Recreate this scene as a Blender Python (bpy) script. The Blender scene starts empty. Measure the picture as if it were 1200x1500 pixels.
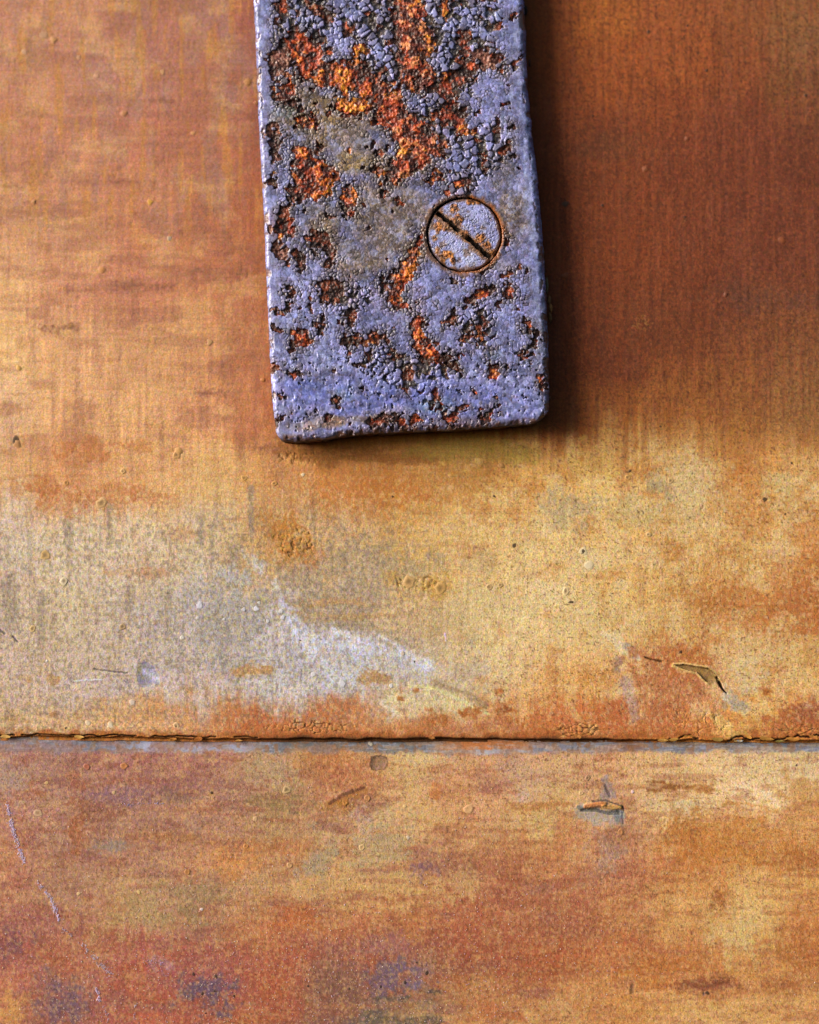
import bpy, math, random
import numpy as np

# ------------------------------------------------------------------ units
# the photograph's pixel grid (1200 x 1500) is used as a drafting grid on the wall:
# 1 drafting unit = 0.1 mm, so the field of view is 120 x 150 mm.
U = 1e-4
def P(x, y, h=0.0):            # drafting point -> world point (h = height off the wall)
    return ((x - 600.0) * U, -h * U, (1500.0 - y) * U)

# ------------------------------------------------------------------ camera, sky, sun, exposure
scene = bpy.context.scene
PITCH = math.radians(3.5)      # the lens sits a little lower than the strap and looks slightly up
DIST = 0.60
cd = bpy.data.cameras.new('camera')
cam = bpy.data.objects.new('camera', cd)
scene.collection.objects.link(cam)
cd.sensor_fit = 'VERTICAL'; cd.sensor_height = 36.0; cd.sensor_width = 28.8
cd.lens = 0.036 * DIST / 0.150 * 1000.0
cd.clip_start = 0.01; cd.clip_end = 20.0
cx, cy, cz = P(600, 750)
cam.location = (cx, cy - DIST * math.cos(PITCH), cz - DIST * math.sin(PITCH))
cam.rotation_euler = (math.radians(90) + PITCH, 0, 0)
cd.dof.use_dof = True
cd.dof.focus_distance = DIST - 0.0021
cd.dof.aperture_fstop = 5.0
scene.camera = cam

SUN_AZ = math.radians(-66)     # to the left of the wall's normal
SUN_EL = math.radians(20)
sun_dir = (math.sin(SUN_AZ) * math.cos(SUN_EL), -math.cos(SUN_AZ) * math.cos(SUN_EL), math.sin(SUN_EL))
world = bpy.data.worlds.new('World'); scene.world = world; world.use_nodes = True
wn = world.node_tree; wn.nodes.clear()
sky = wn.nodes.new('ShaderNodeTexSky'); sky.sky_type = 'NISHITA'; sky.sun_disc = False
sky.sun_elevation = SUN_EL
sky.sun_rotation = math.atan2(sun_dir[0], sun_dir[1])
sky.dust_density = 3.0; sky.air_density = 1.0; sky.ozone_density = 1.0
bg = wn.nodes.new('ShaderNodeBackground'); bg.inputs['Strength'].default_value = 0.05
wo = wn.nodes.new('ShaderNodeOutputWorld')
wn.links.new(sky.outputs[0], bg.inputs['Color']); wn.links.new(bg.outputs[0], wo.inputs['Surface'])
sl = bpy.data.lights.new('sun', 'SUN'); sl.energy = 2.6; sl.angle = math.radians(34); sl.color = (1.0, 0.95, 0.88)
so = bpy.data.objects.new('sun', sl); scene.collection.objects.link(so)
from mathutils import Vector
so.rotation_euler = Vector(sun_dir).to_track_quat('Z', 'Y').to_euler()
so.location = (-0.3, -0.3, 0.4)
scene.view_settings.view_transform = 'Standard'; scene.view_settings.look = 'None'
scene.view_settings.gamma = 1.0; scene.view_settings.use_curve_mapping = False
EXPOSURE = 1.6
scene.view_settings.exposure = EXPOSURE

# how bright a white matt wall comes out under this light and exposure (measured): used to
# turn the colours seen in the photograph into base colours
LIGHT = np.array([1.46, 1.37, 1.25])
CAL = False

def alb(rgb):
    c = np.asarray(rgb, float) / 255.0
    lin = np.where(c <= 0.04045, c / 12.92, ((np.clip(c, 0, 1) + 0.055) / 1.055) ** 2.4)
    if CAL: return np.full_like(lin, 0.5)
    return np.clip(lin / LIGHT, 0.002, 0.9)

# ------------------------------------------------------------------ noise in numpy
def h2(ix, iy, s):
    n = (ix.astype(np.int64) * 374761393 + iy.astype(np.int64) * 668265263 + s * 974634777) & 0xFFFFFFFF
    n = ((n ^ (n >> 13)) * 1274126177) & 0xFFFFFFFF
    n = ((n ^ (n >> 16)) * 2246822519) & 0xFFFFFFFF
    return ((n ^ (n >> 15)) & 0xFFFFFF) / float(0xFFFFFF)
def vn(x, y, s=0):
    ix = np.floor(x); iy = np.floor(y); fx = x - ix; fy = y - iy
    fx = fx * fx * fx * (fx * (fx * 6 - 15) + 10); fy = fy * fy * fy * (fy * (fy * 6 - 15) + 10)
    a = h2(ix, iy, s); b = h2(ix + 1, iy, s); c = h2(ix, iy + 1, s); d = h2(ix + 1, iy + 1, s)
    return a + (b - a) * fx + (c - a) * fy + (a - b - c + d) * fx * fy
def fbm(x, y, s=0, o=4, g=0.5):
    t = 0; a = 1.0; n = 0
    for k in range(o):
        t = t + a * vn(x * 2 ** k + 17.3 * k, y * 2 ** k - 9.1 * k, s + k * 31); n += a; a *= g
    return t / n
def worley(x, y, s=0, jit=0.95):
    ix = np.floor(x); iy = np.floor(y)
    f1 = np.full(x.shape, 9.0); f2 = np.full(x.shape, 9.0)
    px = np.zeros(x.shape); py = np.zeros(x.shape); cid = np.zeros(x.shape, np.int64)
    for dx in (-1, 0, 1):
        for dy in (-1, 0, 1):
            gx = ix + dx; gy = iy + dy
            qx = gx + 0.5 + jit * (h2(gx, gy, s) - 0.5); qy = gy + 0.5 + jit * (h2(gx, gy, s + 7) - 0.5)
            d = np.hypot(qx - x, qy - y)
            m = d < f1
            f2 = np.where(m, f1, np.minimum(f2, d))
            px = np.where(m, qx, px); py = np.where(m, qy, py)
            cid = np.where(m, (gx.astype(np.int64) + 5000) * 20000 + gy.astype(np.int64) + 5000, cid)
            f1 = np.where(m, d, f1)
    return f1, f2, px, py, cid
def sst(a, b, x):
    t = np.clip((x - a) / (b - a), 0, 1); return t * t * (3 - 2 * t)
def segdist(x, y, pts):
    """distance to a polyline whose points carry radii; returns 1 - d/r (1 on the spine, 0 on the rim)"""
    best = None
    if len(pts) == 1:
        (ax, ay, ra) = pts[0]
        return 1 - np.hypot(x - ax, y - ay) / ra
    for (ax, ay, ra), (bx, by, rb) in zip(pts[:-1], pts[1:]):
        vx, vy = bx - ax, by - ay
        t = np.clip(((x - ax) * vx + (y - ay) * vy) / (vx * vx + vy * vy + 1e-9), 0, 1)
        d = 1 - np.hypot(x - ax - t * vx, y - ay - t * vy) / (ra + (rb - ra) * t)
        best = d if best is None else np.maximum(best, d)
    return best
def inpoly(x, y, poly):
    r = np.zeros(x.shape, bool); n = len(poly)
    for i in range(n):
        x1, y1 = poly[i]; x2, y2 = poly[(i + 1) % n]
        c = ((y1 > y) != (y2 > y)) & (x < (x2 - x1) * (y - y1) / (y2 - y1 + 1e-9) + x1)
        r ^= c
    return r
def mixc(C, m, col):
    return C + (np.asarray(col, float) - C) * m[..., None]

# ------------------------------------------------------------------ materials
def new_mat(name, rough=0.7, grain=0.5, chroma=0.3, streak=0.0, weave=0.0, bump=0.15, scale=0.33, spec=0.3, speck=0.0, rvar=0.0):
    m = bpy.data.materials.new(name); m.use_nodes = True
    nt = m.node_tree; N = nt.nodes; L = nt.links
    b = N['Principled BSDF']
    b.inputs['Specular IOR Level'].default_value = spec
    att = N.new('ShaderNodeAttribute'); att.attribute_name = 'Col'
    tc = N.new('ShaderNodeTexCoord')
    def noise(sx, sy, det=2.0, rgh=0.6):
        mp = N.new('ShaderNodeMapping'); mp.inputs['Scale'].default_value = (sx / U, 0.3 * sx / U, sy / U)
        L.new(tc.outputs['Object'], mp.inputs['Vector'])
        n = N.new('ShaderNodeTexNoise'); n.inputs['Scale'].default_value = 1.0
        n.inputs['Detail'].default_value = det; n.inputs['Roughness'].default_value = rgh
        L.new(mp.outputs[0], n.inputs['Vector']); return n
    def vm(op, a, bb):
        v = N.new('ShaderNodeVectorMath'); v.operation = op
        for i, q in enumerate((a, bb)):
            if isinstance(q, (tuple, list)): v.inputs[i].default_value = q
            else: L.new(q, v.inputs[i])
        return v.outputs[0]
    def ma(op, a, bb, clamp=False):
        v = N.new('ShaderNodeMath'); v.operation = op; v.use_clamp = clamp
        for i, q in enumerate((a, bb)):
            if isinstance(q, (int, float)): v.inputs[i].default_value = q
            else: L.new(q, v.inputs[i])
        return v.outputs[0]
    col = att.outputs['Color']
    n1 = noise(scale, scale, 2.0, 0.7)
    f = ma('MULTIPLY_ADD', n1.outputs[0], grain); f.node.inputs[2].default_value = 1 - grain * 0.5
    if streak:
        n = noise(0.14, 0.012, 3.0, 0.6)
        g = ma('MULTIPLY_ADD', n.outputs[0], streak); g.node.inputs[2].default_value = 1 - streak * 0.5
        f = ma('MULTIPLY', f, g)
    if weave:
        n = noise(0.02, 0.22, 3.0, 0.6)
        g = ma('MULTIPLY_ADD', n.outputs[0], weave); g.node.inputs[2].default_value = 1 - weave * 0.5
        f = ma('MULTIPLY', f, g)
    if chroma:
        n2 = noise(scale * 0.55, scale * 0.4, 3.0, 0.65)
        c = vm('SUBTRACT', n2.outputs[1], (0.5, 0.5, 0.5))
        c = vm('MULTIPLY', c, (chroma * 0.55, chroma * 0.55, chroma * 1.5))
        c = vm('ADD', c, (1, 1, 1))
        col = vm('MULTIPLY', col, c)
    cmb = N.new('ShaderNodeCombineXYZ')
    for i in range(3): L.new(f, cmb.inputs[i])
    col = vm('MULTIPLY', col, cmb.outputs[0])
    if speck:
        n3 = noise(0.42, 0.42, 1.0, 0.5)
        s = N.new('ShaderNodeMapRange'); s.inputs[1].default_value = 0.70; s.inputs[2].default_value = 0.80
        L.new(n3.outputs[0], s.inputs[0])
        sf = ma('MULTIPLY', s.outputs[0], speck, True)
        mx = N.new('ShaderNodeMix'); mx.data_type = 'RGBA'; mx.blend_type = 'MIX'
        L.new(sf, mx.inputs[0]); L.new(col, mx.inputs[6]); mx.inputs[7].default_value = (0.55, 0.45, 0.40, 1)
        col = mx.outputs[2]
    L.new(col, b.inputs['Base Color'])
    if rvar:
        g = ma('MULTIPLY_ADD', n1.outputs[0], rvar, True); g.node.inputs[2].default_value = rough - rvar * 0.5
        L.new(g, b.inputs['Roughness'])
    else: b.inputs['Roughness'].default_value = rough
    if bump:
        bp = N.new('ShaderNodeBump'); bp.inputs['Strength'].default_value = bump; bp.inputs['Distance'].default_value = 2.5 * U
        L.new(n1.outputs[0], bp.inputs['Height']); L.new(bp.outputs[0], b.inputs['Normal'])
    return m
M_WALL = new_mat('weathered_painted_steel', 0.74, 1.7, 1.45, 0.38, 0.50, 0.30, 0.46, 0.22, 0.0)
M_LOW = new_mat('rusted_lower_steel', 0.72, 1.45, 1.35, 0.30, 0.45, 0.34, 0.46, 0.26, 0.5)
M_METAL = new_mat('bare_grey_metal', 0.5, 0.6, 0.4, 0.1, 0.3, 0.2, 0.3, 0.4)
M_PAINT = new_mat('crackled_lilac_paint', 0.36, 1.0, 0.6, 0, 0, 0.14, 0.34, 0.5, 0.0, 0.4)
M_RUST = new_mat('orange_rust', 0.52, 1.1, 0.9, 0, 0, 0.4, 0.26, 0.45, 0.0, 0.5)
M_EDGE = new_mat('dark_corroded_edge', 0.8, 0.9, 0.6, 0, 0, 0.5, 0.2, 0.25)
M_SPOT = new_mat('old_paint_blister', 0.6, 0.4, 0.3, 0, 0, 0.15, 0.4, 0.3)

# ------------------------------------------------------------------ object helpers
COL = scene.collection
def thing(name, label, cat, loc, group=None):
    o = bpy.data.objects.new(name, None); COL.objects.link(o); o.location = loc
    o.empty_display_size = 0.005
    o['label'] = label; o['category'] = cat
    if group: o['group'] = group
    return o
def mesh_obj(name, V, F, C, mat, parent, smooth=True, label=None, kind=None):
    """V (n,3) world coordinates, F (m,4) or (m,3) indices or a list of faces, C (n,3) colours (display sRGB)"""
    me = bpy.data.meshes.new(name)
    V = np.asarray(V, np.float64)
    off = np.zeros(3)
    p = parent
    while p is not None:
        off = off + np.array(p.location); p = p.parent
    V = (V - off).astype(np.float32)
    if isinstance(F, np.ndarray):
        m, k = F.shape
        me.vertices.add(len(V)); me.vertices.foreach_set('co', V.ravel())
        me.loops.add(m * k); me.loops.foreach_set('vertex_index', F.astype(np.int32).ravel())
        me.polygons.add(m)
        me.polygons.foreach_set('loop_start', np.arange(0, m * k, k, dtype=np.int32))
        me.polygons.foreach_set('loop_total', np.full(m, k, np.int32))
        me.update(calc_edges=True)
    else:
        me.from_pydata(V.tolist(), [], F); me.update()
    me.polygons.foreach_set('use_smooth', np.full(len(me.polygons), smooth))
    a = me.attributes.new('Col', 'FLOAT_COLOR', 'POINT')
    ca = np.ones((len(V), 4), np.float32); ca[:, :3] = alb(C)
    a.data.foreach_set('color', ca.ravel())
    me.materials.append(mat)
    me.validate()
    o = bpy.data.objects.new(name, me); COL.objects.link(o)
    if parent is not None: o.parent = parent
    if label: o['label'] = label
    if kind: o['kind'] = kind
    return o
def grid_faces(ny, nx):
    i = np.arange(ny * nx).reshape(ny, nx)
    return np.stack([i[:-1, :-1], i[1:, :-1], i[1:, 1:], i[:-1, 1:]], -1)      # (ny-1, nx-1, 4)
def split_grid(V, F, C, lab, table, parent):
    """V (ny,nx,3), lab per face; table maps label -> (name, material, parent, label)"""
    V = V.reshape(-1, 3); C = C.reshape(-1, 3); F = F.reshape(-1, 4); lab = lab.ravel()
    order = np.argsort(lab, kind='stable'); ls = lab[order]
    ids, st = np.unique(ls, return_index=True); en = list(st[1:]) + [len(ls)]
    out = {}
    split_grid.out = out
    for k, s, e in zip(ids, st, en):
        f = F[order[s:e]]
        u, inv = np.unique(f, return_inverse=True)
        name, mat, par, lb = table(k)
        out[k] = mesh_obj(name, V[u], inv.reshape(-1, 4), C[u], mat, par, True, lb)
    return out
def axis(a, b, step, fine=(), lo=None, hi=None, coarse=25):
    """coordinates from lo to hi, step inside a..b, finer in the ranges of fine"""
    xs = list(np.arange(lo, a, coarse)) if lo is not None else []
    x = a
    while x < b:
        xs.append(x)
        s = step
        for (p, q, t) in fine:
            if p <= x <= q: s = t
        x += s
    if hi is not None: xs += list(np.arange(b, hi + coarse, coarse))
    return np.array(xs)

# ------------------------------------------------------------------ stain chart of the two steel sheets
GX = np.array([0, 100, 200, 300, 400, 500, 600, 700, 800, 900, 1000, 1100, 1200.])
UP_Y = np.array([0, 100, 200, 300, 400, 500, 600, 700, 800, 900, 1000, 1055.])
B = (150, 90, 42); K = (122, 60, 24)
UP = [
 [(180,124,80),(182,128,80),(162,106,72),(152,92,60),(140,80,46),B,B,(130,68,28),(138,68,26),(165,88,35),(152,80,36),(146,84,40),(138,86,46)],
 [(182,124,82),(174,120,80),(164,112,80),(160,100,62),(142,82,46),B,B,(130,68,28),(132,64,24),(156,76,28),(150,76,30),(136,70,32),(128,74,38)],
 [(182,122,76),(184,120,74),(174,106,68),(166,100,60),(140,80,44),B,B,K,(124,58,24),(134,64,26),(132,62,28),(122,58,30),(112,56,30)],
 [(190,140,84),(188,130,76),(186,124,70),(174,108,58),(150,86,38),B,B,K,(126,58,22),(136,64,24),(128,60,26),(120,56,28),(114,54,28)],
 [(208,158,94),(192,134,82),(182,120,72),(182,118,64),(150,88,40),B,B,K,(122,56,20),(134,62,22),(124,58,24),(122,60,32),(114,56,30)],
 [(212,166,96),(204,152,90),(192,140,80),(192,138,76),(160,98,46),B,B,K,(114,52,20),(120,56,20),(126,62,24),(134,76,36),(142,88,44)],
 [(208,164,104),(206,154,90),(204,152,88),(194,136,76),(160,96,46),(150,94,38),(152,98,38),(150,96,36),(132,66,22),(148,82,28),(162,98,38),(164,106,48),(160,110,56)],
 [(202,152,92),(196,134,76),(204,148,86),(208,160,92),(190,130,68),(182,116,50),(188,128,56),(188,134,66),(198,144,72),(208,164,90),(192,148,86),(188,128,62),(192,146,82)],
 [(208,176,138),(204,178,138),(206,176,134),(200,170,124),(190,142,80),(192,150,94),(200,154,82),(198,156,92),(208,168,102),(208,162,92),(192,142,76),(202,152,86),(188,124,60)],
 [(190,160,128),(200,172,128),(188,164,134),(176,158,142),(186,170,156),(166,144,122),(192,156,104),(208,174,114),(218,184,124),(204,158,88),(192,142,76),(178,112,52),(168,98,44)],
 [(196,164,130),(192,164,136),(190,164,140),(192,166,144),(192,174,156),(194,178,160),(190,168,140),(202,168,118),(208,154,88),(202,152,92),(182,118,68),(208,164,104),(208,154,84)],
 [(198,160,112),(194,148,94),(198,146,88),(192,130,72),(178,98,44),(182,112,58),(194,140,86),(190,128,78),(188,110,54),(174,94,46),(194,116,54),(208,148,66),(174,86,38)],
]
LO_Y = np.array([1090, 1150, 1200, 1250, 1300, 1350, 1400, 1450, 1500.])
LO = [
 [(168,114,84),(162,98,70),(168,108,76),(168,108,74),(174,130,90),(178,114,66),(194,146,88),(188,134,90),(184,130,84),(194,136,80),(198,154,98),(208,170,116),(204,170,116)],
 [(168,118,84),(168,114,76),(152,94,66),(152,98,66),(168,114,70),(178,108,62),(198,146,90),(194,134,84),(194,146,96),(184,130,80),(204,160,98),(220,182,126),(198,154,98)],
 [(168,108,72),(162,108,70),(166,108,68),(172,118,72),(162,118,72),(182,128,84),(198,150,90),(188,134,80),(198,154,90),(178,124,80),(204,154,88),(194,134,68),(188,128,62)],
 [(168,98,56),(162,108,68),(162,108,66),(184,118,62),(178,124,72),(188,144,90),(182,128,78),(168,104,58),(184,118,62),(172,108,68),(184,108,48),(188,124,54),(178,108,46)],
 [(168,102,62),(162,114,68),(174,126,76),(168,120,70),(178,130,80),(188,134,74),(194,146,84),(172,104,58),(162,92,52),(168,98,58),(184,118,52),(204,150,80),(194,134,62)],
 [(158,88,58),(162,98,60),(184,130,74),(168,114,64),(184,118,62),(178,108,58),(178,108,54),(168,92,50),(168,98,52),(178,114,58),(194,134,68),(210,166,94),(184,112,50)],
 [(162,88,58),(168,102,58),(168,88,52),(162,86,52),(168,88,50),(158,92,62),(156,92,62),(158,82,44),(168,88,40),(174,98,46),(178,108,52),(194,134,64),(178,102,42)],
 [(184,108,58),(142,88,64),(172,88,44),(152,82,58),(168,88,48),(138,88,60),(146,102,68),(174,114,58),(178,114,58),(188,124,62),(188,124,62),(188,124,62),(178,118,58)],
 [(194,124,62),(152,88,58),(178,92,44),(168,88,44),(168,98,52),(122,94,70),(142,112,78),(188,128,68),(188,128,68),(188,124,62),(204,150,84),(204,150,84),(194,134,68)],
]
def chart(x, y, gy, tab):
    T = np.array(tab, float)
    q = np.array([168, 116, 70.]); k = np.where(T.mean(-1, keepdims=True) > 110, 1.2, 1.10)
    T = np.clip(q + k * (T - q) + np.array([6, 5, 5.]), 8, 250)
    if gy[0] == 0: T[:7, :5] += np.array([8, 1, 16.]); T[7:, :7] += np.array([4, 2, 10.]); T[7:, 7:] += np.array([8, 6, 8.])
    else:
        T = q + 1.16 * (T - q) + np.array([4, 3, 6.]); T[:, :4] += np.array([2, 3, 14.]); T[:3, 9:] += np.array([10, 10, 12.]); T = T + .12 * (np.array([162, 122, 104.]) - T); T[5:, :6] += np.array([-8, -8, -3.]); T[5:8, 6:9] += np.array([-6, -6, -2.])
    fx = np.clip((x - GX[0]) / 100.0, 0, len(GX) - 1.001); ix = fx.astype(int); fx = fx - ix
    yy = np.clip(y, gy[0], gy[-1] - 1e-3); iy = np.clip(np.searchsorted(gy, yy, 'right') - 1, 0, len(gy) - 2)
    fy = (yy - gy[iy]) / (gy[iy + 1] - gy[iy])
    fx = fx * fx * (3 - 2 * fx); fy = fy * fy * (3 - 2 * fy)
    fx = fx[..., None]; fy = fy[..., None]
    return (T[iy, ix] * (1 - fx) + T[iy, ix + 1] * fx) * (1 - fy) + (T[iy + 1, ix] * (1 - fx) + T[iy + 1, ix + 1] * fx) * fy

class Sheet:
    def __init__(s, xs, ys, gy, tab, seed):
        s.xs, s.ys = xs, ys
        X, Y = np.meshgrid(xs, ys); s.X, s.Y = X, Y
        # blotchy, streaky break-up of the chart
        wx = 70 * (fbm(X / 55, Y / 75, seed, 4) - 0.5) + 22 * (fbm(X / 12, Y / 30, seed + 3, 3) - 0.5)
        wy = 80 * (fbm(X / 70, Y / 45, seed + 5, 4) - 0.5) + 60 * (fbm(X / 7, Y / 160, seed + 9, 3) - 0.5)
        s.C = chart(X + wx, Y + wy, gy, tab)
        s.nA = fbm(X / 14, Y / 14, seed + 20, 4) - 0.5
        s.nH = fbm(X / 34, Y / 8, seed + 25, 4) - 0.5
        s.nV = fbm(X / 5.5, Y / 75, seed + 30, 4) - 0.5
        s.nG = fbm(X / 6.5, Y / 11, seed + 33, 3) - 0.5
        s.nF = fbm(X / 4.0, Y / 4.0, seed + 35, 2) - 0.5
        s.H = 3.0 * (fbm(X / 190, Y / 160, seed + 40, 3) - 0.5) + 0.9 * (fbm(X / 26, Y / 30, seed + 42, 3) - 0.5) \
            + 0.5 * s.nF
        s.lab = np.zeros((len(ys) - 1, len(xs) - 1), int)
    def win(s, x0, y0, x1, y1):
        return (slice(*np.searchsorted(s.ys, [y0, y1])), slice(*np.searchsorted(s.xs, [x0, x1])))
    def stain(s, pts, col, op=0.7, soft=0.5, br=0.8, kind='A', asp=1.0, fine=0.35):
        """pts (x,y,r) spine; asp >1 flattens the stain vertically (wide smear)"""
        pad = max(p[2] for p in pts) * 1.6 + 6
        w = s.win(min(p[0] for p in pts) - pad, min(p[1] for p in pts) - pad, max(p[0] for p in pts) + pad, max(p[1] for p in pts) + pad)
        X, Y = s.X[w], s.Y[w]
        if X.size == 0: return
        my = sum(p[1] for p in pts) / len(pts)
        d = segdist(X, (Y - my) * asp + my, [(p[0], (p[1] - my) * asp + my, p[2]) for p in pts])
        n = {'A': s.nA, 'H': s.nH, 'V': s.nV}[kind][w]
        m = sst(0, soft * .75, d + 1.5 * br * n + 2.2 * fine * s.nF[w] + .5 * br * s.nG[w]) * min(1.0, op * 1.15)
        s.C[w] = mixc(s.C[w], m, col)
    def bump(s, x, y, rx, ry, h, pw=2):
        w = s.win(x - rx * 2.2, y - ry * 2.2, x + rx * 2.2, y + ry * 2.2)
        r = np.hypot((s.X[w] - x) / rx, (s.Y[w] - y) / ry)
        s.H[w] += h * np.exp(-r ** pw)
    def cracks(s, x, y, rx, ry, cell, depth, col, seed, width=0.16, thr=0.5):
        """patch of crazed, lifting paint"""
        w = s.win(x - rx * 1.5, y - ry * 1.5, x + rx * 1.5, y + ry * 1.5)
        X, Y = s.X[w], s.Y[w]
        reg = 1 - np.hypot((X - x) / rx, (Y - y) / ry) + 1.2 * s.nA[w]
        f1, f2, _, _, cid = worley(X / cell + 1.5 * s.nA[w], Y / cell + 1.5 * s.nH[w], seed)
        open_ = h2(cid, cid // 7, seed) < thr
        e = f2 - f1
        m = (1 - sst(width * 0.4, width, e)) * sst(0, 0.3, reg) * np.where(open_, 1.0, 0.25)
        depth *= .4
        s.H[w] += -depth * m + depth * 0.15 * sst(0.1, 0.5, e) * sst(0, 0.4, reg)
        s.C[w] = mixc(s.C[w], m * 0.6 * sst(.3, .5, .5 + s.nG[w] + s.nA[w]), col)
        hl = sst(width, width * 1.7, e) * (1 - sst(width * 1.7, width * 3, e)) * sst(0, 0.3, reg) * 0.35
        s.C[w] = mixc(s.C[w], hl, (220, 170, 80))

# ================================================================== UPPER SHEET
edge_n = lambda x: 1083.5 + 4.5 * (x / 1200.0) + 2.6 * (fbm(x / 26.0, x * 0 + 3.3, 71, 4) - 0.5) + 2.0 * (fbm(x / 140.0, x * 0 + 1.3, 75, 2) - 0.5)
xs = axis(-20, 1220, 1.6, [(935, 1062, 1.0), (404, 462, 1.1)], -520, 1720)
ys = axis(-20, 1058, 1.6, [(955, 1016, 1.0)], -520)
ys = np.concatenate([ys, np.arange(1058, 1089.0, 0.75)])
S = Sheet(xs, ys, UP_Y, UP, 100)
X, Y = S.X, S.Y
# long faint vertical runs and horizontal wipes over the whole sheet
v = sst(0.05, 0.22, S.nV) * 0.30; S.C = S.C * (1 + (v * .17 * sst(800, 680, Y + 200 * S.nV))[..., None] * np.array([1.0, 1.15, .7]))
v = sst(0.05, 0.28, -S.nV) * 0.20; S.C = mixc(S.C, v, (140, 92, 78))
v = sst(0.06, 0.25, S.nH) * 0.16; S.C = mixc(S.C, v, (150, 88, 48))
mid = sst(600, 700, Y) * sst(560, 760, X)
v = sst(0.0, 0.3, fbm(X / 26, Y / 30, 311, 5) - .5) * .45 * mid; S.C = mixc(S.C, v, (182, 108, 46))
v = sst(0.03, 0.2, fbm(X / 30, Y / 26, 315, 5) - .5) * .45 * mid; S.C = mixc(S.C, v, (234, 202, 142))
top_l = sst(460, 380, X) * sst(420, 260, Y)
S.C = mixc(S.C, sst(0.0, 0.2, fbm(X / 22, Y / 70, 301, 3) - 0.5) * 0.55 * top_l, (160, 120, 108))
S.C = mixc(S.C, .35 * sst(430, 250, X) * sst(420, 200, Y), (200, 136, 96))
lf_ = sst(450, 360, X) * sst(720, 600, Y)
S.C = mixc(S.C, sst(.02, .2, fbm(X / 46, Y / 30, 321, 5) - .5) * .40 * lf_, (224, 172, 108)); S.C = mixc(S.C, sst(.02, .2, fbm(X / 60, Y / 20, 323, 5) - .5) * .38 * lf_, (156, 98, 74))
S.C = mixc(S.C, sst(0.06, 0.2, fbm(X / 8, Y / 60, 305, 3) - 0.5) * 0.45 * top_l, (204, 138, 60))
# dark wiped smears left of the strap
MV = (126, 76, 58)
for (x, y, l, r, op) in [(208, 417, 42, 10, .75), (85, 478, 28, 10, .85), (62, 480, 8, 9, .5), (165, 264, 60, 7, .5), (15, 269, 14, 7, .55), (300, 304, 26, 8, .5),
                     (318, 575, 34, 9, .8), (235, 143, 16, 8, .55), (320, 398, 42, 14, .45), (350, 500, 40, 10, .35), (355, 535, 30, 8, .4), (375, 655, 44, 13, .7),
                     (325, 115, 16, 10, .4), (120, 420, 20, 8, .35), (300, 340, 60, 12, .3), (120, 425, 25, 7, .3), (350, 370, 26, 22, .4)]:
    S.stain([(x - l, y, r * .8), (x, y, r * 1.5), (x + l, y + 1, r * .8)], MV, op * .9, 2.6, 1.1, 'A', 1.0, .6)
# brown patches below them
for (x, y, rx, asp, op) in [(125, 660, 55, 2.4, .55), (60, 712, 30, 1.4, .6), (95, 735, 46, 1.6, .4), (160, 728, 55, 2.6, .45), (220, 727, 36, 2.4, .5), (200, 655, 26, 2, .4), (20, 720, 16, 1, .4),
                            (270, 782, 34, 2.4, .3), (215, 838, 60, 4, .35), (60, 735, 14, .8, .4)]:
    S.stain([(x, y, rx)], (186, 112, 62), op, 0.8, 1.0, 'A', asp)
# grey runs
for (x, y0, y1, r) in [(100, 770, 830, 9), (160, 740, 800, 7), (45, 780, 840, 8), (295, 760, 800, 8), (368, 715, 790, 7), (190, 860, 915, 9), (245, 870, 930, 8), (310, 770, 820, 5), (345, 800, 860, 10), (15, 850, 920, 14), (60, 880, 940, 12)]:
    S.stain([(x, y0, r), (x + 1, y1, r * .7)], (150, 130, 108), .55, .9, 1.0, 'V')
# the pale, scrubbed field above the seam
for (x, y, r, asp, col, op) in [(345, 905, 95, 1.3, (172, 160, 150), .75), (320, 955, 110, 2.4, (172, 156, 146), .55), (90, 960, 110, 3.0, (188, 160, 132), .35), (520, 830, 130, 2.4, (172, 146, 112), .6),
                           (500, 885, 110, 2.6, (168, 142, 112), .6), (450, 975, 110, 2.2, (186, 176, 174), .55), (600, 985, 50, 1.8, (188, 176, 164), .4), (620, 830, 40, 1.6, (168, 142, 100), .4),
                           (700, 820, 40, 1.8, (176, 150, 110), .35), (660, 915, 60, 1.3, (192, 160, 112), .4), (20, 810, 40, 1.0, (205, 185, 160), .5), (30, 905, 50, 2, (178, 158, 134), .35)]:
    S.stain([(x, y, r)], col, op, 0.9, 1.0, 'A', asp)
S.stain([(470, 905, 60), (560, 900, 30)], (188, 138, 82), .5, .7, 1.3, 'H', 5)
S.stain([(490, 882, 60)], (196, 140, 84), .5, .7, 1.3, 'H', 8)
WH = (216, 211, 220)
S.stain([(360, 815, 10), (385, 838, 16), (408, 862, 12)], (212, 202, 192), .75, 1.4, 1.1)
S.stain([(330, 835, 14), (350, 850, 20)], (190, 182, 178), .5, .9, 1.1)
S.stain([(412, 880, 7), (422, 905, 13), (445, 930, 26), (500, 948, 30), (560, 952, 28), (620, 978, 18)], (206, 204, 218), .72, 1.5, .9)
S.stain([(425, 910, 8), (440, 940, 18), (452, 955, 20)], (224, 222, 234), .75, 1.8, 1.0)
S.stain([(488, 922, 5), (510, 932, 12), (520, 940, 16)], (226, 224, 234), .85, 1.3, .8)
S.stain([(546, 924, 4), (575, 942, 8), (605, 962, 12), (628, 972, 12)], (224, 220, 228), .8, 1.8, .9)
S.stain([(490, 985, 24), (540, 985, 18)], (206, 202, 206), .6, .9, 1.1)
S.stain([(440, 893, 12), (500, 914, 9), (540, 918, 8), (600, 944, 8)], (156, 134, 106), .5, 1.4, .8)
S.stain([(404, 820, 6), (412, 850, 6), (424, 885, 5)], (165, 140, 100), .45, .8, .6)
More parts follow.
